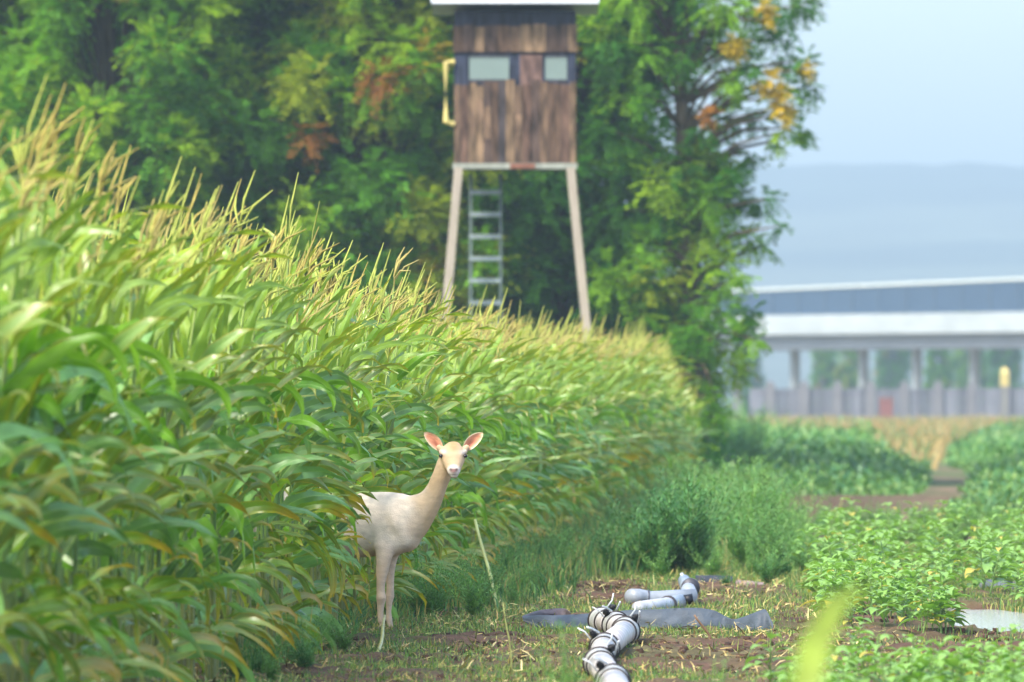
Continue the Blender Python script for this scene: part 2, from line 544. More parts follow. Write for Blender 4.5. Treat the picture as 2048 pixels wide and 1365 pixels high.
for (x, y, row) in single:
    v0 = int(R.integers(0, NV)); rz = R.normal(0, 0.35); sc = R.uniform(0.92, 1.08); sz = float(np.clip(R.normal(1.0, 0.055), 0.86, 1.12))*far_scale(y)
    if DEER_D-7 < y < DEER_D+0.4:
        if abs(y-DEER_D) < 0.35 and row == 0: continue
        best = None
        for tr in range(24):
            v1 = int(R.integers(0, NV)); r1 = R.normal(0, 0.6) if tr < 14 else R.uniform(-PI, PI)
            cst = covers(v1, x, y, r1, sc, sz) + abs(r1)*1.5
            if best is None or cst < best[0]: best = (cst, v1, r1)
        v0, rz = best[1], best[2]
        if best[0] > 18:
            x -= 0.32
            if covers(v0, x, y, rz, sc, sz) > 30: continue
    root = empty("maize_plant", (x, y, 0), rz)
    root.scale = (sc, sc, sz)
    lb, gp = maize_label(y, row)
    tag(root, lb, "maize plant", gp)
    for nm, me in zip(("stalk", "foliage", "tassel"), maize_mesh[v0]):
        o = bpy.data.objects.new(nm, me); COL.objects.link(o); o.parent = root

# the rest of the field as one mass
def build_maize_mass():
    rest = [p for p in allp if id(p) not in sset]
    parts = []
    for nm, mt in ((0, M_stalk), (1, M_corn), (2, M_tassel)):
        Vs, Qs, Cs, n = [], [], [], 0
        rr = np.random.default_rng(5)
        for (x, y, row) in rest:
            v = rr.integers(0, NV); rz = rr.normal(0, 0.4); sc = rr.uniform(0.9, 1.1); sz = rr.uniform(0.92, 1.08)*far_scale(y)
            if row == 1 and y < 56 and y > 49: sz *= 0.98
            V, Q, C = maize_var[v][nm].arrays() if nm not in cache else cache[nm][v]
            c, s = math.cos(rz), math.sin(rz)
            P = np.empty_like(V)
            P[:, 0] = (V[:, 0]*c-V[:, 1]*s)*sc+x; P[:, 1] = (V[:, 0]*s+V[:, 1]*c)*sc+y; P[:, 2] = V[:, 2]*sz
            if nm == 1 and row == 1 and DEER_D-6 < y < DEER_D:
                px = 1024+P[:, 0]*F/P[:, 1]; py = HOR-(P[:, 2]-EYE)*F/P[:, 1]
                if ((px > 745) & (py > 860) & (py < 1250)).sum() > 20: continue
            Vs.append(P); Qs.append(Q+n); Cs.append(C); n += len(V)
        parts.append((np.concatenate(Vs), np.concatenate(Qs), np.concatenate(Cs), mt))
    off = 0; V = []; Q = []; C = []; mi = []
    for k, (v, q, c, mt) in enumerate(parts):
        V.append(v); Q.append(q+off); C.append(c); off += len(v); mi.append(np.full(len(q), k, dtype=np.int32))
    me = mesh_np("maize_field", np.concatenate(V), np.concatenate(Q), np.concatenate(C), True)
    for p in parts: me.materials.append(p[3])
    me.polygons.foreach_set("material_index", np.concatenate(mi))
    o = link("maize_field", me)
    tag(o, "dense mass of yellow tasselled maize deeper in the field and toward its far end", "maize", kind="stuff")
cache = {k: [maize_lod[v][k].arrays() for v in range(NV)] for k in range(3)}
build_maize_mass()

# ------------------------------------------------------------------ grass, weeds, litter
def blades(name, N, sampler, hgt, wid, cols, mat, label, cat, lean=0.5, jit=0.25):
    X, Y = sampler(N); N = len(X)
    h = hgt(X, Y)*R.uniform(0.5, 1.3, N); w = wid*R.uniform(0.6, 1.4, N)
    a = R.uniform(-PI, PI, N); ln = R.uniform(0.05, lean, N)
    dx, dy = np.cos(a), np.sin(a)
    fa = R.uniform(-0.9, 0.9, N)          # facing
    sx, sy = np.cos(fa), np.sin(fa)
    base = np.stack([X, Y, np.full(N, -0.03)], 1)
    S = np.stack([sx, sy, np.zeros(N)], 1)*w[:, None]/2
    D1 = np.stack([dx*ln*0.35, dy*ln*0.35, np.full(N, 0.6)], 1)*h[:, None]
    D2 = np.stack([dx*ln*1.1, dy*ln*1.1, np.full(N, 1.0)-ln*0.4], 1)*h[:, None]
    V = np.stack([base-S, base+S, base+D1-S*0.8, base+D1+S*0.8, base+D2-S*0.12, base+D2+S*0.12], 1).reshape(-1, 3)
    i = np.arange(N)*6
    Q = np.concatenate([np.stack([i, i+1, i+3, i+2], 1), np.stack([i+2, i+3, i+5, i+4], 1)])
    pick = R.integers(0, len(cols), N)
    c = np.array(cols)[pick]*R.uniform(1-jit, 1+jit, N)[:, None]
    C = np.repeat(c, 6, axis=0)
    o = link(name, mesh_np(name, V, Q, C, True, mat))
    tag(o, label, cat, kind="stuff")
    return o

def in_soil(X, Y):
    a = ((X+1.25)/0.42)**2+((Y-52.0)/2.6)**2 < 1
    b = ((X-1.18)/0.46)**2+((Y-49.4)/3.2)**2 < 1
    c = ((X-2.55)/0.35)**2+((Y-48.0)/3.0)**2 < 1
    d = ((X+0.2)/0.35)**2+((Y-52.4)/1.6)**2 < 1
    e = ((X-0.75)/0.28)**2+((Y-66.0)/4.0)**2 < 1
    return a | b | c | d | e

def samp_short(N):
    Y = R.uniform(42.5, 82, N*2); X = R.uniform(-2.2, 4.3, N*2)
    den = fbm(X, Y, 1.6, 3, 21)
    k = (X > edge_x(Y)-0.3) & (R.random(N*2) < np.clip((den-0.25)*2.2, 0.05, 1)) & ~(in_soil(X, Y) & (R.random(N*2) < 0.9))
    k &= ~((X > 1.75) & (Y < 60) & (R.random(N*2) < 0.75))
    k &= ~((X > 1.2) & (X < 2.1) & (Y > 62) & (Y < 68.4) & (R.random(N*2) < 0.85))
    k &= ~(((X-3.12)/0.42)**2+((Y-58.3)/3.6)**2 < 1)
    return X[k][:N], Y[k][:N]
gcols = [srgb(92, 128, 52), srgb(118, 150, 66), srgb(74, 108, 56), srgb(140, 156, 80), srgb(98, 140, 84), srgb(176, 164, 96)]
blades("grass", 125000, samp_short, lambda X, Y: np.interp(Y, [42, 56, 70, 82], [0.07, 0.075, 0.11, 0.16])*(0.6+0.9*fbm(X, Y, 1.1, 3, 22)),
       0.006, gcols, M_grass, "low green and yellowing grass on the ground between maize and crop rows", "grass", 0.9)
# taller soft weeds hugging the foot of the maize
def samp_foot(N):
    Y = R.uniform(46, 124, N); X = edge_x(Y) + np.abs(R.normal(0, 1, N))*np.interp(Y, [46, 56, 62, 80, 124], [0.12, 0.18, 0.45, 0.65, 0.7]) - 0.1
    k = ~in_soil(X, Y) & ~((Y < 57.5) & (X > -0.95) & (Y > 53))
    return X[k], Y[k]
blades("foot_weeds", 30000, samp_foot, lambda X, Y: np.interp(Y, [46, 56, 62, 80, 124], [0.18, 0.15, 0.22, 0.36, 0.5]),
       0.010, [srgb(70, 116, 56), srgb(92, 138, 70), srgb(60, 104, 60), srgb(118, 150, 76), srgb(150, 140, 80)], M_grass,
       "fine soft green weeds hugging the foot of the maize edge", "weeds", 0.7)

def litter():
    N = 11500
    Y = R.uniform(43, 72, N); X = R.uniform(-1.9, 2.3, N)
    den = fbm(X, Y, 1.2, 3, 33)
    k = (X > edge_x(Y)-0.2) & (R.random(N) < np.clip((den-0.3)*3, 0.08, 1)); X, Y = X[k], Y[k]; N = len(X)
    L = R.uniform(0.02, 0.15, N)*R.uniform(0.3, 1, N); w = R.uniform(0.0012, 0.0045, N); a = R.uniform(-PI, PI, N); el = R.normal(0.15, 0.35, N)
    d = np.stack([np.cos(a)*np.cos(el), np.sin(a)*np.cos(el), np.abs(np.sin(el))], 1)
    s = np.stack([-np.sin(a), np.cos(a), R.uniform(-0.6, 0.9, N)], 1)*w[:, None]
    P = np.stack([X, Y, R.uniform(0.0, 0.05, N)], 1)
    m = P + d*L[:, None]*0.5 + np.stack([np.zeros(N), np.zeros(N), L*R.uniform(-0.1, 0.2, N)], 1)
    e = P + d*L[:, None]
    V = np.stack([P-s, P+s, m-s, m+s, e-s*0.5, e+s*0.5], 1).reshape(-1, 3)
    i = np.arange(N)*6
    Q = np.concatenate([np.stack([i, i+1, i+3, i+2], 1), np.stack([i+2, i+3, i+5, i+4], 1)])
    cols = np.array([srgb(196, 176, 112), srgb(178, 152, 92), srgb(214, 198, 140), srgb(150, 128, 80), srgb(150, 160, 84), srgb(120, 96, 62)])
    C = np.repeat(cols[R.integers(0, 6, N)], 6, axis=0)
    o = link("straw_litter", mesh_np("straw_litter", V, Q, C, True, M_straw))
    tag(o, "mown straw and broken dry stalks scattered over the earth around the pipes", "straw", kind="stuff")
litter()

def clods():
    N = 5200
    Y = R.uniform(43, 70, N); X = R.uniform(-1.9, 3.4, N)
    k = ~(((X-3.2)/0.45)**2+((Y-58.3)/3.6)**2 < 1) & (in_soil(X, Y) | (R.random(N) < 0.3)) & (X > edge_x(Y)-0.3); X, Y = X[k], Y[k]; N = len(X)
    r = R.uniform(0.006, 0.026, N)
    base = np.array([(-1,-1,-.6),(1,-1,-.6),(1,1,-.6),(-1,1,-.6),(-.8,-.7,.7),(.7,-.8,.6),(.8,.7,.75),(-.7,.8,.6)], float)
    V = (base[None]*(1+R.normal(0, 0.22, (N, 8, 3))))*r[:, None, None] + np.stack([X, Y, r*0.3], 1)[:, None]
    q = np.array([(0,3,2,1),(4,5,6,7),(0,1,5,4),(1,2,6,5),(2,3,7,6),(3,0,4,7)])
    Q = (q[None] + (np.arange(N)*8)[:, None, None]).reshape(-1, 4)
    C = np.repeat(C_DSOIL[None]*R.uniform(0.7, 1.5, N)[:, None], 8, axis=0)
    o = link("soil_clods", mesh_np("soil_clods", V.reshape(-1, 3), Q, C, True, M_soil))
    tag(o, "crumbly brown earth clods on the bare patches", "earth", kind="stuff")
clods()

# far green crop beyond the bare strip
def far_crop():
    N = 60000
    Y = 105+R.random(N)**1.3*(170+60*R.random(N)); X = R.uniform(-0.5, 1, N)*0+R.uniform(0.024, 0.066, N)*Y
    tr = (np.abs(X-0.0485*Y-0.25*np.sin(Y*0.05)) < 0.5*fbm(X, Y, 0.4, 2, 71)+0.15) & (Y < 260)
    bare = (Y + 26*(fbm(X, Y, 0.35, 3, 2)-0.5) < 132) & (X < 0.0485*Y+0.3+1.2*(fbm(X, Y, 0.5, 2, 72)-0.5))
    lim = 300-120*np.exp(-((X/Y-0.0455)/0.006)**2)+90*(fbm(X, Y*0.3, 0.25, 3, 73)-0.5)
    k = ~tr & ~bare & (Y < lim) & (X > edge_x(np.minimum(Y, 128))+0.4); X, Y = X[k], Y[k]; N = len(X)
    top = 0.05+1.1*fbm(X, Y, 0.3, 3, 41)**1.3
    top = np.where(Y < 136, top*0.9, top)
    bd = Y + 26*(fbm(X, Y, 0.35, 3, 2)-0.5) - 132
    near_bare = (X < 0.0485*Y+0.6)
    top = top*np.where(near_bare, ramp(bd, -2, 22)*0.8+0.2, 1.0)*(0.25+0.75*ramp(np.abs(X-0.0485*Y-0.25*np.sin(Y*0.05)), 0.2, 1.8))
    thin = R.random(N) < 0.25+0.75*ramp(top, 0.05, 0.4)
    top = np.where(thin, top, 0.02)
    Z = top*R.random(N)**0.6
    sz = R.uniform(0.05, 0.13, N)*(1+0.0035*(Y-100))
    a = R.uniform(-PI, PI, N); el = R.uniform(0.1, 1.2, N)
    d = np.stack([np.cos(a)*np.cos(el), np.sin(a)*np.cos(el), np.sin(el)], 1)*sz[:, None]
    s = np.stack([-np.sin(a), np.cos(a), R.uniform(-0.4, 0.4, N)], 1)*sz[:, None]*0.35
    P = np.stack([X, Y, Z], 1)
    V = np.stack([P, P+d*0.5-s, P+d, P+d*0.5+s], 1).reshape(-1, 3)
    Q = np.arange(N*4).reshape(-1, 4)
    cols = np.array([srgb(88, 134, 60), srgb(106, 148, 70), srgb(76, 126, 74), srgb(126, 156, 82)])
    f = fbm(X, Y, 0.12, 3, 44)
    c = cols[R.integers(0, 4, N)]*(0.75+0.5*f[:, None])
    o = link("field_crop", mesh_np("field_crop", V, Q, np.repeat(c, 4, axis=0), True, M_crop))
    tag(o, "soft green crop covering the distant field on both sides of the track", "crop", kind="stuff")
far_crop()

def dry_grass():
    N = 14000
    Y = R.uniform(180, 520, N); X = R.uniform(0.022, 0.066, N)*Y
    k = fbm(X, Y, 0.1, 3, 51) > 0.42; k &= Y > 335-150*np.exp(-((X/Y-0.0455)/0.006)**2)-40*R.random(len(Y)); X, Y = X[k], Y[k]; N = len(X)
    h = R.uniform(0.2, 0.65, N); w = R.uniform(0.03, 0.09, N)
    P = np.stack([X, Y, np.zeros(N)], 1)
    S = np.stack([w, R.normal(0, 0.02, N), np.zeros(N)], 1)
    T = np.stack([R.normal(0.1, 0.15, N), R.normal(0, 0.1, N), h], 1)
    V = np.stack([P-S, P+S, P+T+S*0.4, P+T-S*0.4], 1).reshape(-1, 3)
    cols = np.array([srgb(166, 144, 92), srgb(158, 134, 88), srgb(148, 142, 92), srgb(118, 134, 76)])
    o = link("dry_grass", mesh_np("dry_grass", V, np.arange(N*4).reshape(-1, 4), np.repeat(cols[R.integers(0, 4, N)], 4, axis=0), True, M_grass))
    tag(o, "tawny dry grass in front of the grey railing", "dry grass", kind="stuff")
dry_grass()

# ------------------------------------------------------------------ tall feathery weeds
def make_weed(seed, H, n_br, cols):
    rr = np.random.default_rng(seed)
    st = MB(); fo = []; fc = []
    for b in range(n_br):
        a = rr.uniform(-PI, PI); sp = rr.uniform(0.05, 0.75)
        h = H*rr.uniform(0.35, 1.0)
        P = [np.array([0, 0, 0.0])]
        for k in range(1, 6):
            q = k/5
            P.append(np.array([math.cos(a)*sp*h*q**1.3, math.sin(a)*sp*h*q**1.3, h*q*(1-0.1*sp*q)]))
        st.tube(P, np.linspace(0.006, 0.002, 6), 4, srgb(110, 140, 70), cap=False)
        P = np.array(P)
        cb = np.array(cols[rr.integers(0, len(cols))])
        for j in range(130):
            t = rr.uniform(0.12, 1.0)*5; i = min(int(t), 4); p = P[i]+(P[i+1]-P[i])*(t-i)
            az = rr.uniform(-PI, PI); el = rr.uniform(0.1, 1.2); L = rr.uniform(0.035, 0.10)*(1.25-t/7)
            d = np.array([math.cos(az)*math.cos(el), math.sin(az)*math.cos(el), math.sin(el)])*L
            off = np.array([math.cos(az), math.sin(az), 0.4])*rr.uniform(0, 0.10)*(1.2-t/6)
            s = np.array([-math.sin(az), math.cos(az), rr.uniform(-0.5, 0.5)])*L*0.14
            p = p+off
            fo.append([p-s*0.3, p+d*0.5-s, p+d, p+d*0.5+s]); fc.append(cb*rr.uniform(0.75, 1.25))
    V = np.array(fo).reshape(-1, 3); Q = np.arange(len(V)).reshape(-1, 4); C = np.repeat(np.array(fc), 4, axis=0)
    s_ = st.arrays()
    return mesh_np("weed_stem", *s_, True, M_stalk), mesh_np("weed_foliage", V, Q, C, True, M_grass)
wl_ = [srgb(112, 158, 82), srgb(130, 172, 90), srgb(96, 146, 78)]
wd_ = [srgb(84, 134, 72), srgb(96, 146, 80), srgb(70, 120, 68)]
weed_light = [make_weed(200+i, 1.1, 14, wl_) for i in range(3)]
weed_dark = [make_weed(210+i, 0.85, 14, wd_) for i in range(3)]
def weed(x, y, h, kind, label, group):
    me = (weed_light if kind else weed_dark)[int(R.integers(0, 3))]
    o = empty("tall_weed", (x, y, 0), R.uniform(-PI, PI)); o.scale = (h*1.1, h*1.1, h)
    tag(o, label, "weed", group)
    for nm, m in zip(("stem", "foliage"), me):
        c = bpy.data.objects.new(nm, m); COL.objects.link(c); c.parent = o
for k in range(46):
    D = R.uniform(74, 98); px = R.uniform(1345, 1610)
    top = np.interp(px, [1340, 1400, 1450, 1540, 1620], [960, 890, 885, 915, 1040])+R.uniform(0, 75)
    h = ((HOR-top)*D/F+EYE)/1.05
    weed((px-1024)*D/F, D, h, True, "tall pale green feathery weed in the clump beyond the silver pipes", "pale feathery weeds beyond the pipes")
for k in range(40):
    D = R.uniform(67, 80); px = R.uniform(1290, 1640)
    weed((px-1024)*D/F, D, R.uniform(0.15, 0.5), bool(k % 3), "low weed fringing the near foot of the pale weed clump", "low weeds fringing the clump")
for k in range(60):
    D = R.uniform(70, 100); px = R.uniform(1180, 1400)
    X = (px-1024)*D/F
    if X < edge_x(D)+0.35: X = edge_x(D)+0.35+R.uniform(0, 0.3)
    px = 1024+X*F/D
    if px > 1420: continue
    top = np.interp(px, [1100, 1230, 1300, 1400], [1050, 1000, 950, 905])+R.uniform(0, 110)
    h = ((HOR-top)*D/F+EYE)/0.82
    weed(X, D, h, False, "dark green bushy weed between the far maize edge and the pale weed clump", "dark weeds beside the far maize")
for k in range(34):
    D = R.uniform(57.5, 74); X = edge_x(D)+0.28+R.uniform(0, 0.55)
    if X > 0.95: continue
    weed(X, D, R.uniform(0.2, 0.45), True, "small bushy weed at the maize foot between the deer and the silver pipes", "small weeds at the maize foot")
for k in range(12):
    D = R.uniform(43.5, 50.5); X = edge_x(D)+R.uniform(0.12, 0.45)
    weed(X, D, R.uniform(0.16, 0.34), bool(k % 2), "feathery weed sprouting at the maize foot left of the dark soil patch", "weeds at the near maize foot")
for k in range(80):
    D = R.uniform(84, 104); px = R.uniform(1575, 2060)
    top = np.interp(px, [1575, 1660, 1720, 1900, 2048], [1035, 1030, 1050, 1055, 1040])+R.uniform(0, 45)
    h = max(0.25, ((HOR-top)*D/F+EYE)/1.05)
    weed((px-1024)*D/F, D, h, True, "low green weed in the belt between crop rows and the bare earth strip", "low weeds before the bare strip")
for k in range(26):
    D = R.uniform(150, 230); px = R.uniform(1430, 1560)
    top = np.interp(px, [1430, 1490, 1560], [800, 785, 850])+R.uniform(0, 40)
    h = ((HOR-top)*D/F+EYE)/1.05
    weed((px-1024)*D/F, D, h, bool(k % 2), "distant green weed below the lowest branches of the wood edge", "distant weeds below the wood edge")

# ------------------------------------------------------------------ leafy crop plants on the right
def make_crop(seed, H=0.32, dark=False):
    rr = np.random.default_rng(seed)
    st = MB(); fo = MB()
    lean = rr.normal(0, 0.04, 2)
    top = np.array([lean[0], lean[1], H])
    st.tube([np.zeros(3), top*0.5, top], [0.006, 0.005, 0.003], 5, srgb(120, 150, 80), cap=False)
    nl = rr.integers(15, 20)
    for i in range(nl):
        h = (i+0.5)/nl; p = top*(0.2+0.8*h); az = i*2.4+rr.normal(0, 0.3)
        Lp = rr.uniform(0.02, 0.08)*(1.15-h*0.8); el = rr.uniform(0.2, 0.9)
        d = np.array([math.cos(az)*math.cos(el), math.sin(az)*math.cos(el), math.sin(el)])
        q = p+d*Lp
        st.tube([p, q], [0.003, 0.002], 3, srgb(130, 160, 90), cap=False)
        L = rr.uniform(0.09, 0.15)*(1.1-0.45*h); w = L*rr.uniform(0.55, 0.72)
        base = np.array(srgb(116, 158, 74))*(1-h*0.5)+np.array(srgb(150, 188, 96))*h*0.5
        base = base*rr.uniform(0.8, 1.2)
        if rr.random() < 0.06: base = np.array(srgb(200, 180, 80))
        segs = 6; t = np.linspace(0, 1, segs+1)
        e = rr.uniform(0.1, 0.7)-rr.uniform(0.6, 1.3)*t
        dd = np.stack([np.cos(e)*math.cos(az), np.cos(e)*math.sin(az), np.sin(e)], 1)
        P = q+np.vstack([np.zeros(3), np.cumsum((dd[:-1]+dd[1:])/2*L/segs, axis=0)])
        side = np.array([-math.sin(az), math.cos(az), 0]); nor = np.cross(dd, side)
        ww = w/2*np.array([0.15, 0.75, 1.0, 0.92, 0.68, 0.36, 0.02])*(1+rr.normal(0, 0.07, 7))
        Lf = P-side*ww[:, None]+nor*(0.3*ww)[:, None]; Rt = P+side*ww[:, None]+nor*(0.3*ww)[:, None]
        V = np.stack([Lf, P, Rt], 1).reshape(-1, 3)
        j = np.arange(segs)*3
        Q = np.concatenate([np.stack([j, j+1, j+4, j+3], 1), np.stack([j+1, j+2, j+5, j+4], 1)])
        C = np.stack([np.tile(base, (7, 1)), np.tile(base*0.7+PALE*0.35, (7, 1)), np.tile(base, (7, 1))], 1).reshape(-1, 3)
        fo.add(V, Q, C)
    return mesh_np("crop_stem", *st.arrays(), True, M_stalk), mesh_np("crop_foliage", *fo.arrays(), True, M_crop)
crops = [make_crop(300+i, 0.26+0.03*(i % 3)) for i in range(6)]
def crop(x, y, sc, label, group):
    me = crops[int(R.integers(0, 6))]
    o = empty("leafy_plant", (x, y, 0), R.uniform(-PI, PI)); o.scale = (sc, sc, sc*R.uniform(0.85, 1.15))
    tag(o, label, "crop plant", group)
    for nm, m in zip(("stem", "foliage"), me):
        c = bpy.data.objects.new(nm, m); COL.objects.link(c); c.parent = o
def put_crops():
    n = 0
    while n < 60:                                    # sharp row
        y = R.uniform(53.5, 63); x = R.uniform(0.046*y-0.62, 0.046*y+0.28)
        px, py = 1024+x*F/y, HOR+EYE*F/y
        if px < np.interp(py, [1200, 1260, 1300], [1640, 1660, 1740]): continue
        if ((x-3.12)/0.45)**2+((y-58.3)/3.7)**2 < 1 or ((x-2.55)/0.35)**2+((y-48)/3)**2 < 1: continue
        crop(x, y, R.uniform(0.8, 1.15), "sharply focused leafy green crop plant in the row right of the grey hose", "sharp crop plants right of the hose"); n += 1
    n = 0
    while n < 14:
        y = R.uniform(52, 62); x = R.uniform(3.35, 3.9)
        if ((x-3.12)/0.45)**2+((y-58.3)/3.7)**2 < 1: continue
        crop(x, y, R.uniform(0.9, 1.3), "leafy green crop plant at the right margin beyond the puddle", "crop plants right of the puddle"); n += 1
    for k in range(130):
        y = R.uniform(63, 90); x = R.uniform(0.036*y-0.15, 0.062*y)
        if in_soil(np.array([x]), np.array([y]))[0]: continue
        crop(x, y, R.uniform(0.85, 1.3), "softly blurred crop plant in the rows beyond the puddle", "blurred crop plants in the far rows")
    for k in range(64):
        y = R.uniform(37, 45.5); px = R.uniform(1520, 2070); x = (px-1024)*y/F
        if y > 44 and px < 1600: continue
        crop(x, y, R.uniform(0.7, 1.05), "out of focus crop plant along the bottom right of the view", "out of focus crop plants in front")
put_crops()

# ------------------------------------------------------------------ trees
LG = [srgb(100, 146, 24), srgb(116, 158, 26), srgb(80, 130, 26), srgb(136, 168, 28), srgb(68, 126, 38), srgb(60, 108, 26), srgb(142, 156, 32), srgb(82, 136, 34)]
YEL = srgb(208, 180, 48); ORA = srgb(186, 128, 54)
def clump_leaves(rr, c, r, n_spray, col, L=0.42, leaflets=6, droop=0.35, ll=0.135, lw=0.055):
    """sprays of pinnate leaves about the point c, returned as (N*4,3) and colours"""
    N = n_spray
    u = rr.normal(0, 1, (N, 3)); u[:, 2] += 0.25; u /= np.linalg.norm(u, axis=1)[:, None]
    p0 = c + u*r*rr.uniform(0.15, 0.85, N)[:, None]*np.array([1, 1, 0.8])
    d = u + rr.normal(0, 0.35, (N, 3)); d[:, 2] -= droop; d /= np.linalg.norm(d, axis=1)[:, None]
    Ls = L*rr.uniform(0.6, 1.2, N)
    t = np.repeat(np.linspace(0.2, 1.0, leaflets), 2)
    sgn = np.tile([1.0, -1.0], leaflets)
    side = np.cross(d, np.array([0, 0, 1.0])); side /= np.linalg.norm(side, axis=1)[:, None]+1e-6
    up = np.cross(side, d)
    K = len(t)
    base = p0[:, None] + d[:, None]*(Ls[:, None]*t[None])[..., None] - np.array([0, 0, 1.0])*(0.25*Ls[:, None]*t[None]**2)[..., None]
    dd = side[:, None]*sgn[None, :, None]*0.9 + d[:, None]*0.45 + up[:, None]*rr.uniform(-0.5, 0.1, (N, K))[..., None]
    dd /= np.linalg.norm(dd, axis=2)[..., None]
    lk = ll*rr.uniform(0.7, 1.2, (N, K))[..., None]
    sd = np.cross(dd, up[:, None]+rr.normal(0, 0.4, (N, K, 3))); sd /= np.linalg.norm(sd, axis=2)[..., None]+1e-6
    V = np.stack([base, base+dd*lk*0.4-sd*lw/2, base+dd*lk, base+dd*lk*0.4+sd*lw/2], 2).reshape(-1, 3)
    cc = np.asarray(col)[None]*rr.uniform(0.6, 1.45, N)[:, None]
    C = np.repeat(np.repeat(cc, K, axis=0)*rr.uniform(0.85, 1.15, N*K)[:, None], 4, axis=0)
    return V, C

def tree_meshes(seed, H, rad, n_cl, base_cols, zmin=0.6, yel=0.03):
    rr = np.random.default_rng(seed)
    tk = MB()
    tp = [np.array([0, 0, -0.2]), np.array([rr.normal(0, .1), rr.normal(0, .1), H*0.3]), np.array([rr.normal(0, .3), rr.normal(0, .3), H*0.6]), np.array([rr.normal(0, .4), rr.normal(0, .4), H*0.9])]
    tk.tube(tp, [0.2, 0.15, 0.10, 0.03], 8, srgb(104, 92, 76))
    Vs, Cs = [], []
    for k in range(n_cl):
        z = zmin + (H-zmin)*rr.random()
        prof = rad*math.sqrt(max(0.05, 1-((z/H-0.42)/0.62)**2))
        a = rr.uniform(-PI, PI); q = prof*rr.uniform(0.35, 1.0)
        c = np.array([math.cos(a)*q, math.sin(a)*q, z])
        r = rr.uniform(0.38, 0.7)
        zz = z*rr.uniform(0.55, 0.8)
        f = min(zz/H/0.9, 0.99)*3; i = int(f); s = tp[i]+(tp[i+1]-tp[i])*(f-i)
        tk.tube([s, (s+c)/2+np.array([0, 0, 0.15]), c], [0.03, 0.018, 0.008], 4, srgb(70, 62, 46), cap=False)
        col = np.array(base_cols[rr.integers(0, len(base_cols))])
        if rr.random() < yel: col = np.array(ORA if rr.random() < 0.5 else YEL)*0.55; r *= 0.5
        V, C = clump_leaves(rr, c, r, int(44*(r/0.5)**1.5)+8, col, 0.40)
        Vs.append(V); Cs.append(C)
    V = np.concatenate(Vs); C = np.concatenate(Cs)
    return mesh_np("trunk", *tk.arrays(), True, M_bark), mesh_np("crown", V, np.arange(len(V)).reshape(-1, 4), C, True, M_tree)

tvars = [tree_meshes(401, 12.5, 2.3, 270, [LG[0], LG[1], LG[3], LG[2]]),
         tree_meshes(402, 13.0, 2.2, 270, [LG[2], LG[4], LG[5], LG[7]], yel=0.02),
         tree_meshes(403, 12.0, 2.4, 270, [LG[6], LG[3], LG[0], LG[2]], yel=0.06),
         tree_meshes(404, 12.6, 2.2, 270, [LG[4], LG[7], LG[1], LG[0]], yel=0.04)]
def tree(x, y, v, sc, rz, label, group="trees of the wood edge behind the hunting tower"):
    o = empty("tree", (x, y, 0), rz); o.scale = (sc, sc, sc)
    tag(o, label, "tree", group)
    for nm, m in zip(("trunk", "crown"), tvars[v]):
        c = bpy.data.objects.new(nm, m); COL.objects.link(c); c.parent = o
TR = [(-9.2, 147, 2, 1.0, "olive green leafy tree at the far left edge of the wood"),
      (-6.4, 144, 0, 1.0, "bright mid green tree left of centre of the left half of the wood"),
      (-4.2, 148, 1, 1.05, "dark bluish green tree above the middle of the maize tassels"),
      (-2.3, 145, 2, 0.95, "yellowish green tree with orange leaf tufts left of the hunting tower"),
      (-0.4, 149, 3, 1.0, "dark green tree directly behind the hunting tower cabin"),
      (0.9, 147.5, 1, 1.0, "dark green tree right behind the right leg of the hunting tower")]
for (x, y, v, sc, lb) in TR:
    tree(x, y, v, sc, R.uniform(-PI, PI), lb)
for k, x in enumerate(np.arange(-13.0, 1.0, 2.1)):
    tree(x, 152+R.uniform(-1, 2), [1, 3][k % 2], 1.05, R.uniform(-PI, PI), "shaded tree in the second rank of the wood, glimpsed between the front crowns", "shaded trees in the second rank")

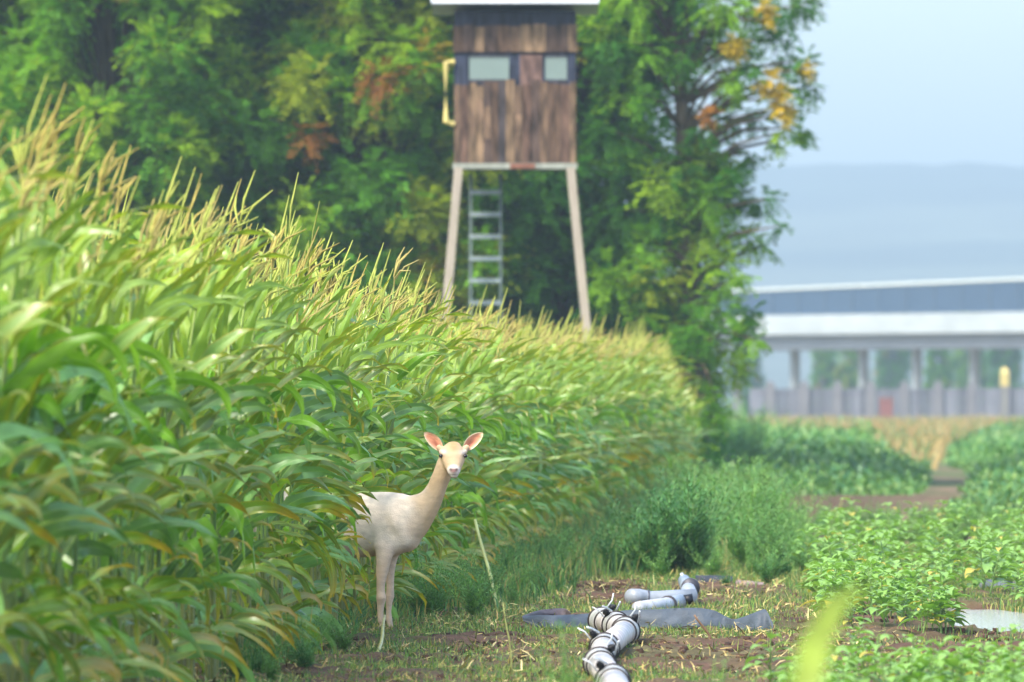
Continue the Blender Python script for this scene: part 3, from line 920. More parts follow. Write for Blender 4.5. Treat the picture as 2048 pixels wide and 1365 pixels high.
# the tree at the wood's right end, with the branches that reach out against the sky
def right_tree():
    rr = np.random.default_rng(77)
    D0 = 145.0
    def P(px, py, dd=0.0): return W(px, py, D0+dd)
    base = np.array([(1400-1024)*D0/F, D0+0.5, -0.2])
    trunk = [base, P(1385, 700, 0.5), P(1370, 400, 0.5), P(1360, 100, 0.5), P(1350, -250, 0.5)]
    tk = MB(); tk.tube(trunk, [0.22, 0.18, 0.14, 0.10, 0.04], 8, srgb(104, 92, 76))
    mid = [trunk[1]*(1-t)+trunk[3]*t for t in np.linspace(0, 1, 12)]
    CL = []                                            # px, py, r(px), colour, dd
    g = lambda: LG[rr.integers(0, 6)]
    for px, py, r in [(1600,-30,45),(1560,25,40),(1610,10,30),(1500,20,50),(1440,10,60),(1380,-20,60),(1300,0,60),(1240,30,60),(1560,75,28),(1500,75,38),(1430,80,45),
                      (1370,110,38),(1300,110,45),(1230,110,55),(1250,180,45),(1290,200,26),(1420,170,40),(1470,160,30),(1510,130,25),(1580,125,26),(1612,120,16),
                      (1600,175,24),(1625,172,16),(1560,195,22),(1480,225,28),(1440,250,30),(1400,260,26),(1520,240,20),(1590,215,14),(1605,255,15),(1565,262,16),(1590,272,12),(1540,285,10),
                      (1370,290,24),(1500,305,10),(1480,320,10)]:
        CL.append((px, py, r, g(), rr.uniform(-1.2, 1.2)))
    for px, py, r in [(1465,90,20),(1480,98,14),(1545,160,20),(1525,172,16),(1560,182,14),(1615,140,13),(1420,232,17),(1563,212,15),(1575,228,12),(1532,15,12),(1535,38,9)]:
        CL.append((px, py, r, YEL if rr.random() < 0.85 else ORA, -1.3))
    for px, py, r in [(1220,260,45),(1270,330,50),(1340,340,45),(1400,350,40),(1440,330,26),(1460,350,20),(1480,395,28),(1510,400,20),(1535,398,13),
                      (1420,400,45),(1340,420,55),(1250,420,60),(1300,500,60),(1400,470,50),(1470,460,30),(1505,478,22),(1530,492,12),(1560,452,8),(1450,530,38),(1470,560,24),
                      (1380,560,55),(1300,600,60),(1230,560,60),(1440,620,42),(1478,640,28),(1500,625,22),(1512,680,16),(1490,660,22),(1460,690,40),(1400,660,50),(1340,700,55),
                      (1280,690,50),(1420,760,45),(1470,735,28),(1380,800,45),(1440,830,26),(1330,800,55),(1400,870,35),(1350,900,40),(1240,660,50),(1260,740,50)]:
        CL.append((px, py, r, g(), rr.uniform(-1.5, 1.2)))
    for k in range(46):
        px = rr.uniform(1190, 1440); py = rr.uniform(300, 930)
        CL.append((px, py, 50, LG[[0, 1, 3, 6, 5, 4][rr.integers(0, 6)]], rr.uniform(-0.5, 2.0)))
    for k in range(26):
        px = rr.uniform(1190, 1450); py = rr.uniform(-330, 80)
        CL.append((px, py, 55, g(), rr.uniform(-1.5, 2.0)))
    Vs, Cs = [], []
    for px, py, r, col, dd in CL:
        c = P(px, py, dd); rm = r*D0/F
        s = mid[int(np.clip((700-py-60)/600*11, 0, 11))]
        m_ = (s+c)/2 + np.array([0, 0, 0.22])
        tk.tube([s, m_, c], [0.05, 0.03, 0.008], 4, srgb(96, 84, 68), cap=False)
        small = r < 32
        if r < 21 and dd == -1.3: rm *= 0.8
        if r < 21 and dd == -1.3:
            V, C = clump_leaves(rr, c, rm*1.1, 26, np.array(col)*0.85, 0.15, 5, 0.3, 0.085, 0.036); Vs.append(V); Cs.append(C); continue
        V, C = clump_leaves(rr, c, rm*(0.7 if small else 1), max(8, int(52*(rm/0.5)**1.6)+5), np.array(col), 0.30 if small else 0.40, 6, 0.45, 0.12, 0.05)
        Vs.append(V); Cs.append(C)
    o = empty("tree", (base[0], base[1], 0))
    tag(o, "large green tree at the wood's right end with yellow leaf tufts against the sky", "tree", "trees of the wood edge behind the hunting tower")
    V, Q, C = tk.arrays(); V = V-np.array([base[0], base[1], 0], dtype=np.float32)
    link("trunk", mesh_np("trunk", V, Q, C, True, M_bark), o)
    V = np.concatenate(Vs)-np.array([base[0], base[1], 0])
    link("crown", mesh_np("crown", V, np.arange(len(V)).reshape(-1, 4), np.concatenate(Cs), True, M_tree), o)
right_tree()

# ------------------------------------------------------------------ hunting tower
def tower():
    D = 130.0; s = s_at(D)
    X = lambda px: (px-1024)/s
    Z = lambda py: EYE+(HOR-py)/s
    x0, x1 = X(908), X(1152); yF, yB = D, D+1.7
    root = empty("hunting_tower", ((x0+x1)/2, D+0.8, 0))
    ox, oy = (x0+x1)/2, D+0.8
    tag(root, "raised wooden hunting cabin on tall splayed legs standing above the maize", "hunting tower")
    L = (ox, oy, 0)
    def done(mb, nm, mt, par=root):
        V, Q, C = mb.arrays(); V = V-np.array(L, dtype=np.float32)
        return link(nm, mesh_np(nm, V, Q, C, False, mt), par)
    rr = np.random.default_rng(3)
    bc = [srgb(82, 64, 50), srgb(90, 72, 56), srgb(72, 58, 50), srgb(112, 92, 70), srgb(86, 66, 54), srgb(62, 56, 56)]
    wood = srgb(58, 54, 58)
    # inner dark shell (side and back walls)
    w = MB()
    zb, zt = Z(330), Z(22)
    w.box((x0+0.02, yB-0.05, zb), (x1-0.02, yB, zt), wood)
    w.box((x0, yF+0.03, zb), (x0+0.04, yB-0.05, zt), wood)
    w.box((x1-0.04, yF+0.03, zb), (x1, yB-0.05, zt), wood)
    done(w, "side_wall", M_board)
    # front: lower boarding
    w = MB(); x = x0
    while x < x1-0.01:
        bw = min(rr.uniform(0.09, 0.15), x1-x)
        top = Z(166)+rr.uniform(-0.05, 0.06)
        c = np.array(bc[rr.integers(0, 6)])*rr.uniform(0.9, 1.15)
        w.box((x+0.003, yF-0.025-rr.uniform(0, 0.006), zb), (x+bw-0.003, yF, top), c)
        if rr.random() < 0.35:       # a paler weathered length
            z1 = rr.uniform(zb+0.3, top-0.1)
            w.box((x+0.012, yF-0.034, z1-rr.uniform(0.2, 0.5)), (x+bw-0.012, yF-0.0315, z1), srgb(116, 94, 74))
        x += bw
    w.box((x0+0.01, yF+0.001, zb+0.02), (x1-0.01, yF+0.025, Z(172)), wood)
    done(w, "front_wall", M_board)
    # window band
    w = MB()
    w.box((x0, yF+0.002, Z(172)), (X(938), yF+0.03, Z(104)), srgb(50, 56, 72))
    w.box((X(1018), yF+0.002, Z(172)), (X(1040), yF+0.03, Z(104)), srgb(50, 56, 72))
    w.box((X(1040), yF-0.012, Z(172)), (X(1084), yF+0.03, Z(110)), srgb(104, 82, 74))
    w.box((X(1084), yF+0.002, Z(172)), (X(1090), yF+0.03, Z(104)), srgb(50, 56, 72))
    w.box((X(1134), yF+0.002, Z(172)), (x1, yF+0.03, Z(104)), srgb(50, 56, 72))
    w.box((x0+0.01, yF+0.004, Z(176)), (x1-0.01, yF+0.028, Z(163)), srgb(58, 56, 62))
    done(w, "window_band", M_board)
    for a, b in ((938, 1018), (1090, 1134)):
        g = MB(); g.box((X(a), yF+0.012, Z(160)), (X(b), yF+0.02, Z(113)), srgb(118, 136, 130))  # pale pane colour stands in for sky seen in the glass
        wo = done(g, "window", M_glass)
        fr = MB()
        for (u0, v0, u1, v1) in ((a, 163, b, 159), (a, 114, b, 109)):
            fr.box((X(u0)+0.001, yF-0.004, Z(v0)), (X(u1)-0.001, yF+0.011, Z(v1)), srgb(70, 70, 78))
        done(fr, "frame", M_board, wo)
    # upper boarding and dark strip below the roof
    w = MB(); x = x0-0.02
    while x < x1+0.01:
        bw = min(rr.uniform(0.12, 0.2), x1+0.02-x)
        w.box((x+0.003, yF-0.04, Z(104)), (x+bw-0.003, yF-0.012, Z(50)+rr.uniform(-0.03, 0.03)), np.array(bc[rr.integers(0, 5)])*rr.uniform(0.95, 1.35))
        x += bw
        if x1+0.02-x < 0.02: break
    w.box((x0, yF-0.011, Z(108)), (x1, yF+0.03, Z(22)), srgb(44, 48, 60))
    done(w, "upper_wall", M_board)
    # roof slab: sloping backward, pale sheet edge
    w = MB()
    M = Matrix.Translation((ox, D+0.75, Z(3))) @ Matrix.Rotation(math.radians(-4), 4, 'X')
    hw = (X(1197)-X(862))/2
    w.box((-hw, -1.15, -0.03), (hw, 1.25, 0.05), srgb(190, 198, 206), M)
    w.box((-hw, -1.165, -0.13), (hw, -1.151, 0.055), srgb(206, 212, 218), M)
    done(w, "roof", M_paint)
    # floor frame
    w = MB()
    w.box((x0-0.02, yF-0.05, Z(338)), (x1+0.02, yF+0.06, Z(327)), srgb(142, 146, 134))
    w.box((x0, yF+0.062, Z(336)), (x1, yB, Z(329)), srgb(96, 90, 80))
    w.box((X(1020), yF-0.062, Z(337)), (X(1070), yF-0.052, Z(328)), srgb(128, 84, 66))
    done(w, "floor_frame", M_timber)
    # legs
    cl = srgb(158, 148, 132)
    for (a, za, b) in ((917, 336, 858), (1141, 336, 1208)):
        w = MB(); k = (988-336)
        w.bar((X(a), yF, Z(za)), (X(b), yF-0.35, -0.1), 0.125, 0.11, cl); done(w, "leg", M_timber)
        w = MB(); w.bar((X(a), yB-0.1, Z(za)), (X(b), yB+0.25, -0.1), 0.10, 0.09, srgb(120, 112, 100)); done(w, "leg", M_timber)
    # ladder
    w = MB(); lc = srgb(128, 140, 138)
    yl = D+0.75
    for a in (941, 1001):
        w.bar((X(a), yl, Z(345)), (X(a-(971-a)*0.02), yl-0.5, 0), 0.05, 0.05, srgb(84, 98, 92))
    la = done(w, "ladder", M_timber)
    zr = Z(383)
    while zr > 0.2:
        q = MB(); f = (Z(345)-zr)/Z(345); q.bar((X(938), yl-0.5*f-0.03, zr), (X(1003), yl-0.5*f-0.03, zr), 0.07, 0.04, lc)
        done(q, "rung", M_timber, la); zr -= 0.33
    # pale grab rail on the left
    w = MB(); gc = srgb(206, 190, 116)
    w.tube([(X(908), D-0.02, Z(125)), (X(892), D-0.06, Z(126)), (X(891), D-0.06, Z(190)), (X(892), D-0.06, Z(244)), (X(908), D-0.02, Z(249))], 0.045, 8, gc)
    done(w, "grab_rail", M_timber)
tower()

# ------------------------------------------------------------------ bridge, railing, marker posts
def bridge():
    # runs slightly toward the camera on the right
    p0 = np.array([(1300-1024)*586/F, 586.0]); p1 = np.array([(2800-1024)*520/F, 520.0])
    ax = (p1-p0)/np.linalg.norm(p1-p0); nv = np.array([-ax[1], ax[0]])
    root = empty("road_bridge", (float(p0[0]), float(p0[1]), 0), math.atan2(ax[1], ax[0]))
    tag(root, "long pale motorway bridge with dark noise barrier crossing the distance", "bridge")
    Lt = float(np.linalg.norm(p1-p0))
    z = lambda py, D=577.0: EYE+(HOR-py)*D/F
    m = MB(); m.box((0, 0, z(671)), (Lt, 11, z(632)), srgb(160, 170, 172)); link("deck", mesh_np("deck", *m.arrays(), False, M_conc), root)
    m = MB(); m.box((0, 0.8, z(700)), (Lt, 10, z(672)), srgb(120, 128, 136)); link("girder", mesh_np("girder", *m.arrays(), False, M_conc), root)
    # barrier, rising to the right
    V = [(0, 0.2, z(631)), (Lt, 0.2, z(631)), (Lt, 0.45, z(631)), (0, 0.45, z(631)), (0, 0.2, z(589)), (Lt, 0.2, z(556)), (Lt, 0.45, z(556)), (0, 0.45, z(589))]
    m = MB(); m.add(V, [(0,3,2,1),(4,5,6,7),(0,1,5,4),(1,2,6,5),(2,3,7,6),(3,0,4,7)], srgb(50, 74, 98)); b = link("noise_barrier", mesh_np("noise_barrier", *m.arrays(), False, M_paint), root)
    m = MB(); V = [(x_, y_, z_+(0.01 if i < 4 else 0.0)) for i, (x_, y_, z_) in enumerate([(0,.1,z(589)),(Lt,.1,z(556)),(Lt,.55,z(556)),(0,.55,z(589)),(0,.1,z(583)),(Lt,.1,z(550)),(Lt,.55,z(550)),(0,.55,z(583))])]
    m.add(V, [(0,3,2,1),(4,5,6,7),(0,1,5,4),(1,2,6,5),(2,3,7,6),(3,0,4,7)], srgb(190, 200, 196)); link("cap", mesh_np("cap", *m.arrays(), False, M_paint), b)
    m = MB()
    for q in np.arange(2, Lt-1, 3.0):
        ztop = z(589)+(z(556)-z(589))*q/Lt
        m.box((q-0.06, 0.12, z(631)+0.005), (q+0.06, 0.197, ztop-0.01), srgb(70, 90, 108))
    link("barrier_framing", mesh_np("barrier_framing", *m.arrays(), False, M_paint), b)
    for px in (1400, 1596, 1733, 1840, 1955, 2080, 2220):
        t = 0.0
        # along-axis position that projects to px
        for k in range(40):
            q = p0+ax*t+nv*3; cur = 1024+q[0]*F/q[1]; t += (px-cur)*560/F
        for ya in (2.5,):
            m = MB(); m.box((t-0.24, ya, -0.5), (t+0.24, ya+0.5, z(700)-0.003), srgb(140, 148, 150))
            link("pier", mesh_np("pier", *m.arrays(), False, M_conc), root)
bridge()

def railing():
    D = 500.0; s = s_at(D)
    root = empty("railing", ((1700-1024)/s, D, 0))
    tag(root, "long grey panelled fence with paler posts standing before the bridge", "fence")
    cx = (1700-1024)/s
    Z = lambda py: EYE+(HOR-py)/s
    m = MB(); pc = srgb(112, 114, 122)
    rr = np.random.default_rng(8)
    x = (1500-1024)/s-cx; xe = (2120-1024)/s-cx
    while x < xe:
        m.box((x, 0.0, Z(842)), (x+0.30, 0.03, Z(777)+rr.uniform(-0.03, 0.03)), np.array(pc)*rr.uniform(0.5, 1.3)); x += 0.33
    m.box(((1500-1024)/s-cx, 0.032, Z(826)), (xe, 0.08, Z(820)), pc)
    m.box(((1500-1024)/s-cx, 0.032, Z(790)), (xe, 0.08, Z(784)), pc)
    link("panel", mesh_np("panel", *m.arrays(), False, M_conc), root)
    for k in range(-1, 9):
        px = 1541+67*k; X = (px-1024)/s-cx
        m = MB(); m.box((X-0.27, -0.16, -0.05), (X+0.27, -0.002, Z(768)), srgb(112, 112, 114)); m.box((X-0.15, -0.14, Z(768)+0.001), (X+0.15, -0.02, Z(762)), srgb(112, 112, 114))
        link("post", mesh_np("post", *m.arrays(), False, M_conc), root)
railing()

def marker():
    D = 470.0; s = s_at(D)
    X = (2009-1024)/s
    root = empty("marker_post", (X, D, 0)); tag(root, "pale yellow capped marker post rising above the grey railing", "marker post")
    Z = lambda py: EYE+(HOR-py)/s
    m = MB(); m.box((-0.05, -0.05, 0), (0.05, 0.05, Z(774)), srgb(120, 120, 96)); link("pole", mesh_np("pole", *m.arrays(), False, M_paint), root)
    m = MB(); m.box((-0.22, -0.15, Z(773)), (0.22, 0.15, Z(745)), srgb(190, 174, 100))
    m.add([(-0.22,-.15,Z(744.9)),(0.22,-.15,Z(744.9)),(0.22,.15,Z(744.9)),(-0.22,.15,Z(744.9)),(-0.1,-.06,Z(736)),(0.1,-.06,Z(736)),(0.1,.06,Z(736)),(-0.1,.06,Z(736))],
          [(4,5,6,7),(0,1,5,4),(1,2,6,5),(2,3,7,6),(3,0,4,7)], srgb(222, 204, 120))
    link("head", mesh_np("head", *m.arrays(), False, M_paint), root)
    D = 480.0; s = s_at(D); X = (1772-1024)/s
    m = MB(); m.box((-0.36, -0.25, 0), (0.36, 0.25, EYE+(HOR-800)/s), srgb(120, 70, 60)); m.box((-0.40, -0.29, EYE+(HOR-800)/s+0.002), (0.40, 0.29, EYE+(HOR-796)/s), srgb(130, 84, 72))
    o = link("red_bin", mesh_np("red_bin", *m.arrays(), False, M_paint), None, (X, D, 0))
    tag(o, "small faded red bin standing against the grey railing", "bin")
marker()

for i, (px, D, v, sc, lb) in enumerate([(1490, 700, 1, 0.62, "distant dark tree under the left end of the bridge"), (1650, 660, 3, 0.50, "distant green tree seen under the bridge between first piers"),
        (1705, 640, 2, 0.52, "distant olive tree seen under the bridge"), (1790, 690, 1, 0.70, "distant blue green tree under the middle of the bridge"),
        (1880, 640, 3, 0.50, "distant grey green tree seen under the bridge right of middle"), (1940, 700, 0, 0.7, "distant bright green tree behind the bridge piers"),
        (2010, 660, 1, 0.6, "distant dark green tree under the right end of the bridge"), (2090, 680, 3, 0.6, "distant tree at the frame edge under the bridge")]):
    tree((px-1024)*D/F, D, v, sc, i*1.3, lb, "distant trees under the bridge")

# ------------------------------------------------------------------ pipes and hose
def pipeline():
    pts = [(0.50, 39.0), (0.49, 42.6), (0.455, 45.5), (0.51, 48.3), (0.675, 51.9), (0.63, 53.2), (0.555, 54.3)]
    r = 0.068
    root = empty("irrigation_pipeline", (0.5, 47, 0))
    tag(root, "zigzag line of coupled silver irrigation pipes lying in the grass", "pipe")
    off = np.array([0.5, 47, 0])
    pc = srgb(200, 192, 188)
    for i in range(len(pts)-1):
        a = np.array([pts[i][0], pts[i][1], r+0.012])-off; b = np.array([pts[i+1][0], pts[i+1][1], r+0.012])-off
        d = (b-a)/np.linalg.norm(b-a)
        m = MB()
        m.tube([a, b-d*0.10], r, 24, pc, cap=True)
        m.tube([a+d*0.35, a+d*0.36], r+0.003, 24, srgb(90, 84, 84), cap=False)     # rolled seam
        sec = link("pipe_section", mesh_np("pipe_section", *m.arrays(), True, M_pipe), root)
        # bell and ring at the far end
        m = MB()
        m.tube([b-d*0.42, b-d*0.40, b-d*0.05, b-d*0.04], [r+0.001, r+0.007, r+0.013, r+0.013], 24, srgb(186, 186, 182))
        link("sleeve", mesh_np("sleeve", *m.arrays(), True, M_pipe), sec)
        for q, rad in ((-0.40, 0.005), (-0.03, 0.008)):
            m = MB(); ring = []
            c = b+d*q
            sd = np.cross(d, [0, 0, 1.0]); sd /= np.linalg.norm(sd); up = np.cross(sd, d)
            R_ = r+(0.014 if q > -0.2 else 0.007)
            m.tube([c+d*(-0.014), c+d*(-0.011), c+d*0.011, c+d*0.014], [R_-0.002, R_+rad, R_+rad, R_-0.002], 28, srgb(44, 36, 34))
            link("coupling_ring", mesh_np("coupling_ring", *m.arrays(), True, M_dark), sec)
        # clamp: dark hook and bright lever on top
        sgn = 1 if i % 2 else -1
        c = b-d*0.1
        u = (up*0.8+sd*0.6*sgn); u /= np.linalg.norm(u); v = np.cross(u, d)
        m = MB()
        m.tube([c+u*(r+0.0), c+u*(r+0.035)+d*0.05, c+u*(r+0.05)-d*0.05], [0.018, 0.024, 0.010], 8, srgb(28, 28, 32))
        link("clamp_hook", mesh_np("clamp_hook", *m.arrays(), True, M_dark), sec)
        m = MB()
        m.tube([c+u*(r+0.02)-v*0.03, c+u*(r+0.06)-v*0.015-d*0.1, c+u*(r+0.085)+v*0.0-d*0.2], 0.006, 6, srgb(210, 216, 220))
        m.tube([c+u*(r+0.02)+v*0.03, c+u*(r+0.07)+v*0.03, c+u*(r+0.11)+v*0.05], 0.005, 6, srgb(210, 216, 220))
        link("clamp_lever", mesh_np("clamp_lever", *m.arrays(), True, M_pipe), sec)
pipeline()

def far_pipes():
    D = 61.0; s = s_at(D)
    X = lambda px: (px-1024)/s
    Z = lambda py: EYE+(HOR-py)/s
    ox, oy = X(1320), D
    root = empty("pipe_elbow_stack", (ox, oy, 0)); tag(root, "silver pipe piece with elbow lying across the grass behind the grey hose", "pipe")
    pc = srgb(150, 158, 168)
    m = MB(); r = 0.056
    m.tube([(X(1262)-ox, -0.12, Z(1193)), (X(1278)-ox, -0.03, Z(1194)), (X(1300)-ox, 0, Z(1199)), (X(1320)-ox, 0, Z(1198)), (X(1392)-ox, 0.04, Z(1194))], [r, r, r*1.02, r, r], 20, pc)
    link("pipe_section", mesh_np("pipe_section", *m.arrays(), True, M_pipe), root)
    m = MB()
    m.tube([(X(1380)-ox, 0.03, Z(1191)), (X(1378)-ox, 0.5, Z(1178)), (X(1374)-ox, 1.0, Z(1168))], [0.055, 0.05, 0.045], 16, srgb(160, 172, 186))
    m.tube([(X(1374)-ox, 1.0, Z(1168)), (X(1368)-ox, 1.0, Z(1152))], [0.02, 0.012], 8, srgb(170, 180, 190))
    link("branch_pipe", mesh_np("branch_pipe", *m.arrays(), True, M_pipe), root)
    m = MB()
    m.tube([(X(1296)-ox, 0.0, Z(1198)), (X(1299)-ox, 0.0, Z(1198))], [r+0.008, r+0.008], 20, srgb(70, 70, 78))
    m.tube([(X(1383)-ox, 0.34, Z(1178)), (X(1383)-ox, 0.38, Z(1177))], [0.066, 0.066], 20, srgb(70, 70, 78))
    link("coupling_ring", mesh_np("coupling_ring", *m.arrays(), True, M_dark), root)
    # lower pipe leading toward the camera
    root = empty("curved_pipe", (X(1340), D-2.4, 0)); tag(root, "pale curved pipe end with dark clamp tucked between grey hose and silver pipe", "pipe")
    s2 = s_at(D-1.2)
    a = W(1276, 1222, D-2.2); a[2] = 0.05; b = W(1335, 1212, D-1.4); b[2] = 0.055; c = W(1362, 1205, D-0.6); c[2] = 0.06
    o3 = np.array([X(1340), D-2.4, 0])
    m = MB(); m.tube([a-o3, b-o3, c-o3], [0.045, 0.050, 0.05], 18, srgb(180, 184, 190)); link("pipe_section", mesh_np("pipe_section", *m.arrays(), True, M_pipe), root)
    m = MB(); d = (b-a)/np.linalg.norm(b-a); m.tube([b-o3, b-o3+d*0.03], 0.062, 20, srgb(70, 66, 70)); link("coupling_ring", mesh_np("coupling_ring", *m.arrays(), True, M_dark), root)
    m = MB(); q = c-o3+np.array([0.05, -0.1, 0.01]); m.tube([q-np.array([0.03, 0, 0]), q+np.array([0.03, 0, 0.01])], 0.035, 8, srgb(24, 26, 34)); link("clamp_hook", mesh_np("clamp_hook", *m.arrays(), True, M_dark), root)
far_pipes()

def ribbon(name, label, cat, rows, col, thick=0.008, seg=6):
    """hose lying flat-on-edge; rows = (px, ytop, ybot, D)"""
    rows = np.array(rows, float)
    t = np.arange(len(rows)); tt = np.linspace(0, len(rows)-1, (len(rows)-1)*seg+1)
    I = np.stack([np.interp(tt, t, rows[:, k]) for k in range(4)], 1)
    ker = np.array([1, 2, 3, 2, 1])/9.0
    for k in range(4):
        p = np.pad(I[:, k], 2, mode='edge'); I[:, k] = np.convolve(p, ker, 'valid')
    m = MB(); prof = 7
    n = len(I); V = []
    for px, yt, yb, D in I:
        T = W(px, yt, D+0.035); B = W(px, yb, D-0.03)
        for j in range(prof):       # front sheet bulges a little
            u = j/(prof-1); q = B*(1-u)+T*u; q[1] -= math.sin(u*PI)*0.02+0.022*mnoise.noise(Vector((px*0.035, u*2.2, yt*0.01)))+0.01*mnoise.noise(Vector((px*0.12, u*4, 3.0))); V.append(q)
        for j in range(prof):
            u = 1-j/(prof-1); q = B*(1-u)+T*u; q[1] += thick+math.sin(u*PI)*0.012; V.append(q)
    K = prof*2; Q = []
    for i in range(n-1):
        for j in range(K):
            j2 = (j+1) % K; Q.append((i*K+j, i*K+j2, (i+1)*K+j2, (i+1)*K+j))
    V = np.array(V)
    V[:, 2] = np.maximum(V[:, 2], 0.002)
    c0 = V.mean(axis=0); c0[2] = 0
    m.add(V-c0, Q, col)
    o = link(name, mesh_np(name, *m.arrays(), True, M_hose), None, tuple(c0))
    tag(o, label, cat); return o
hr = srgb(74, 84, 94)
ribbon("flat_hose", "grey flat hose lying twisted across the grass behind the near pipes", "hose",
       [(1044, 1233, 1242, 55.4), (1075, 1230, 1258, 55.3), (1110, 1231, 1262, 55.2), (1150, 1229, 1262, 55.3), (1210, 1226, 1262, 55.4), (1258, 1220, 1262, 55.4), (1310, 1219, 1262, 55.3),
        (1360, 1216, 1262, 55.3), (1400, 1216, 1260, 55.3), (1430, 1221, 1259, 55.3), (1452, 1234, 1258, 55.3), (1468, 1240, 1260, 55.0), (1490, 1233, 1262, 54.9), (1515, 1223, 1264, 54.8), (1532, 1217, 1266, 54.8), (1547, 1250, 1270, 54.7)], hr)
ribbon("hose_loop", "folded back end loop of grey hose at left of the near pipes", "hose",
       [(1042, 1233, 1240, 55.9), (1075, 1221, 1236, 56.6), (1110, 1217, 1234, 56.8), (1132, 1217, 1238, 56.8), (1142, 1226, 1240, 56.3)], srgb(84, 74, 76))
ribbon("dark_pipe", "thin dark pipe lying in the grass right of the silver pipes", "pipe",
       [(1388, 1151, 1171, 68.5), (1430, 1151, 1172, 68.3), (1468, 1153, 1172, 68.2)], srgb(50, 56, 68))
ribbon("pale_rod", "thin brownish pipe end lying in the grass far right of the dark pipe", "pipe",
       [(1470, 1160, 1170, 68.0), (1500, 1162, 1171, 67.8), (1532, 1166, 1173, 67.5)], srgb(140, 122, 118))
ribbon("grey_hose_piece", "grey hose piece on the ground beyond the puddle at right", "hose",
       [(1955, 1158, 1178, 66.0), (2000, 1160, 1180, 66.0), (2060, 1166, 1186, 65.5)], srgb(84, 92, 100))

# dry cane leaning at the maize foot
def cane(name, label, a, b, r0, r1, col, cat="stalk"):
    a = np.asarray(a, float); b = np.asarray(b, float)
    m = MB(); P = [a+(b-a)*t+np.array([0.01*math.sin(t*5), 0, 0]) for t in np.linspace(0, 1, 7)]
    m.tube(np.array(P)-a, np.linspace(r0, r1, 7), 7, col)
    o = link(name, mesh_np(name, *m.arrays(), True, M_stalk), None, tuple(a)); tag(o, label, cat)
cane("dry_cane", "pale straight cane leaning out of the maize right of the deer", W(993, 1218, 60.2), W(953, 1040, 60.6), 0.013, 0.011, srgb(190, 196, 128))
cane("broken_stalk", "short broken pale stalk standing at the foot of the deer", W(752, 1330, 49.5)*np.array([1,1,0]), W(773, 1232, 53.0), 0.012, 0.008, srgb(190, 184, 110))
cane("tall_grass", "thin upright yellowish stem between deer and near pipes", W(1022, 1350, 46.0)*np.array([1,1,0]), W(1010, 1205, 46.0), 0.006, 0.003, srgb(160, 164, 96))
cane("twig", "bent brown twig sticking up from the straw in front of the grey hose", W(1425, 1285, 52)*np.array([1,1,0]), W(1392, 1230, 52.0), 0.009, 0.006, srgb(120, 92, 66))

# blurred grass leaf arching close to the camera
def near_blade():
    m = MB(); D = 15.0
    pts = [(1560, 2400), (1575, 1800), (1600, 1420), (1630, 1290), (1672, 1205), (1735, 1165)]
    wd = [0.014, 0.020, 0.026, 0.028, 0.020, 0.003]
    P = np.array([W(a, b, D+0.1*i) for i, (a, b) in enumerate(pts)])
    base = P[0].copy(); base[2] = 0; P[0][2] = 0
    L = []
    for i, p in enumerate(P):
        t = P[min(i+1, 5)]-P[max(i-1, 0)]; t /= np.linalg.norm(t); sd = np.cross(t, [0.2, 1, 0]); sd /= np.linalg.norm(sd)
        L += [p-sd*wd[i], p+np.array([0, 0.012, 0]), p+sd*wd[i]]
    Q = []
    for i in range(5):
        Q += [(3*i, 3*i+1, 3*i+4, 3*i+3), (3*i+1, 3*i+2, 3*i+5, 3*i+4)]
    m.add(np.array(L)-base, Q, srgb(136, 156, 60))
    o = link("grass_leaf", mesh_np("grass_leaf", *m.arrays(), True, M_grass), None, tuple(base))
    tag(o, "large blurred yellow green grass leaf arching up close to the camera", "grass leaf")
near_blade()
for (px, py, D, h, c) in [(1140, 1240, 36, 1, 0), (1095, 1330, 38, 1, 0), (1440, 1320, 38, 1, 0), (1200, 1345, 37, 1, 0)]:
    x = (px-1024)*D/F; hh = (EYE+(HOR-py)*D/F)/1.05
    o = empty("foreground_weed", (x, D, 0), R.uniform(0, 6)); o.scale = (0.32, 0.32, hh)
    tag(o, "soft blurred green weed tuft growing in front of the near pipes", "weed", "blurred foreground weeds")
    for nm, m in zip(("stem", "foliage"), weed_light[int(R.integers(0, 3))]):
        q = bpy.data.objects.new(nm, m); COL.objects.link(q); q.parent = o

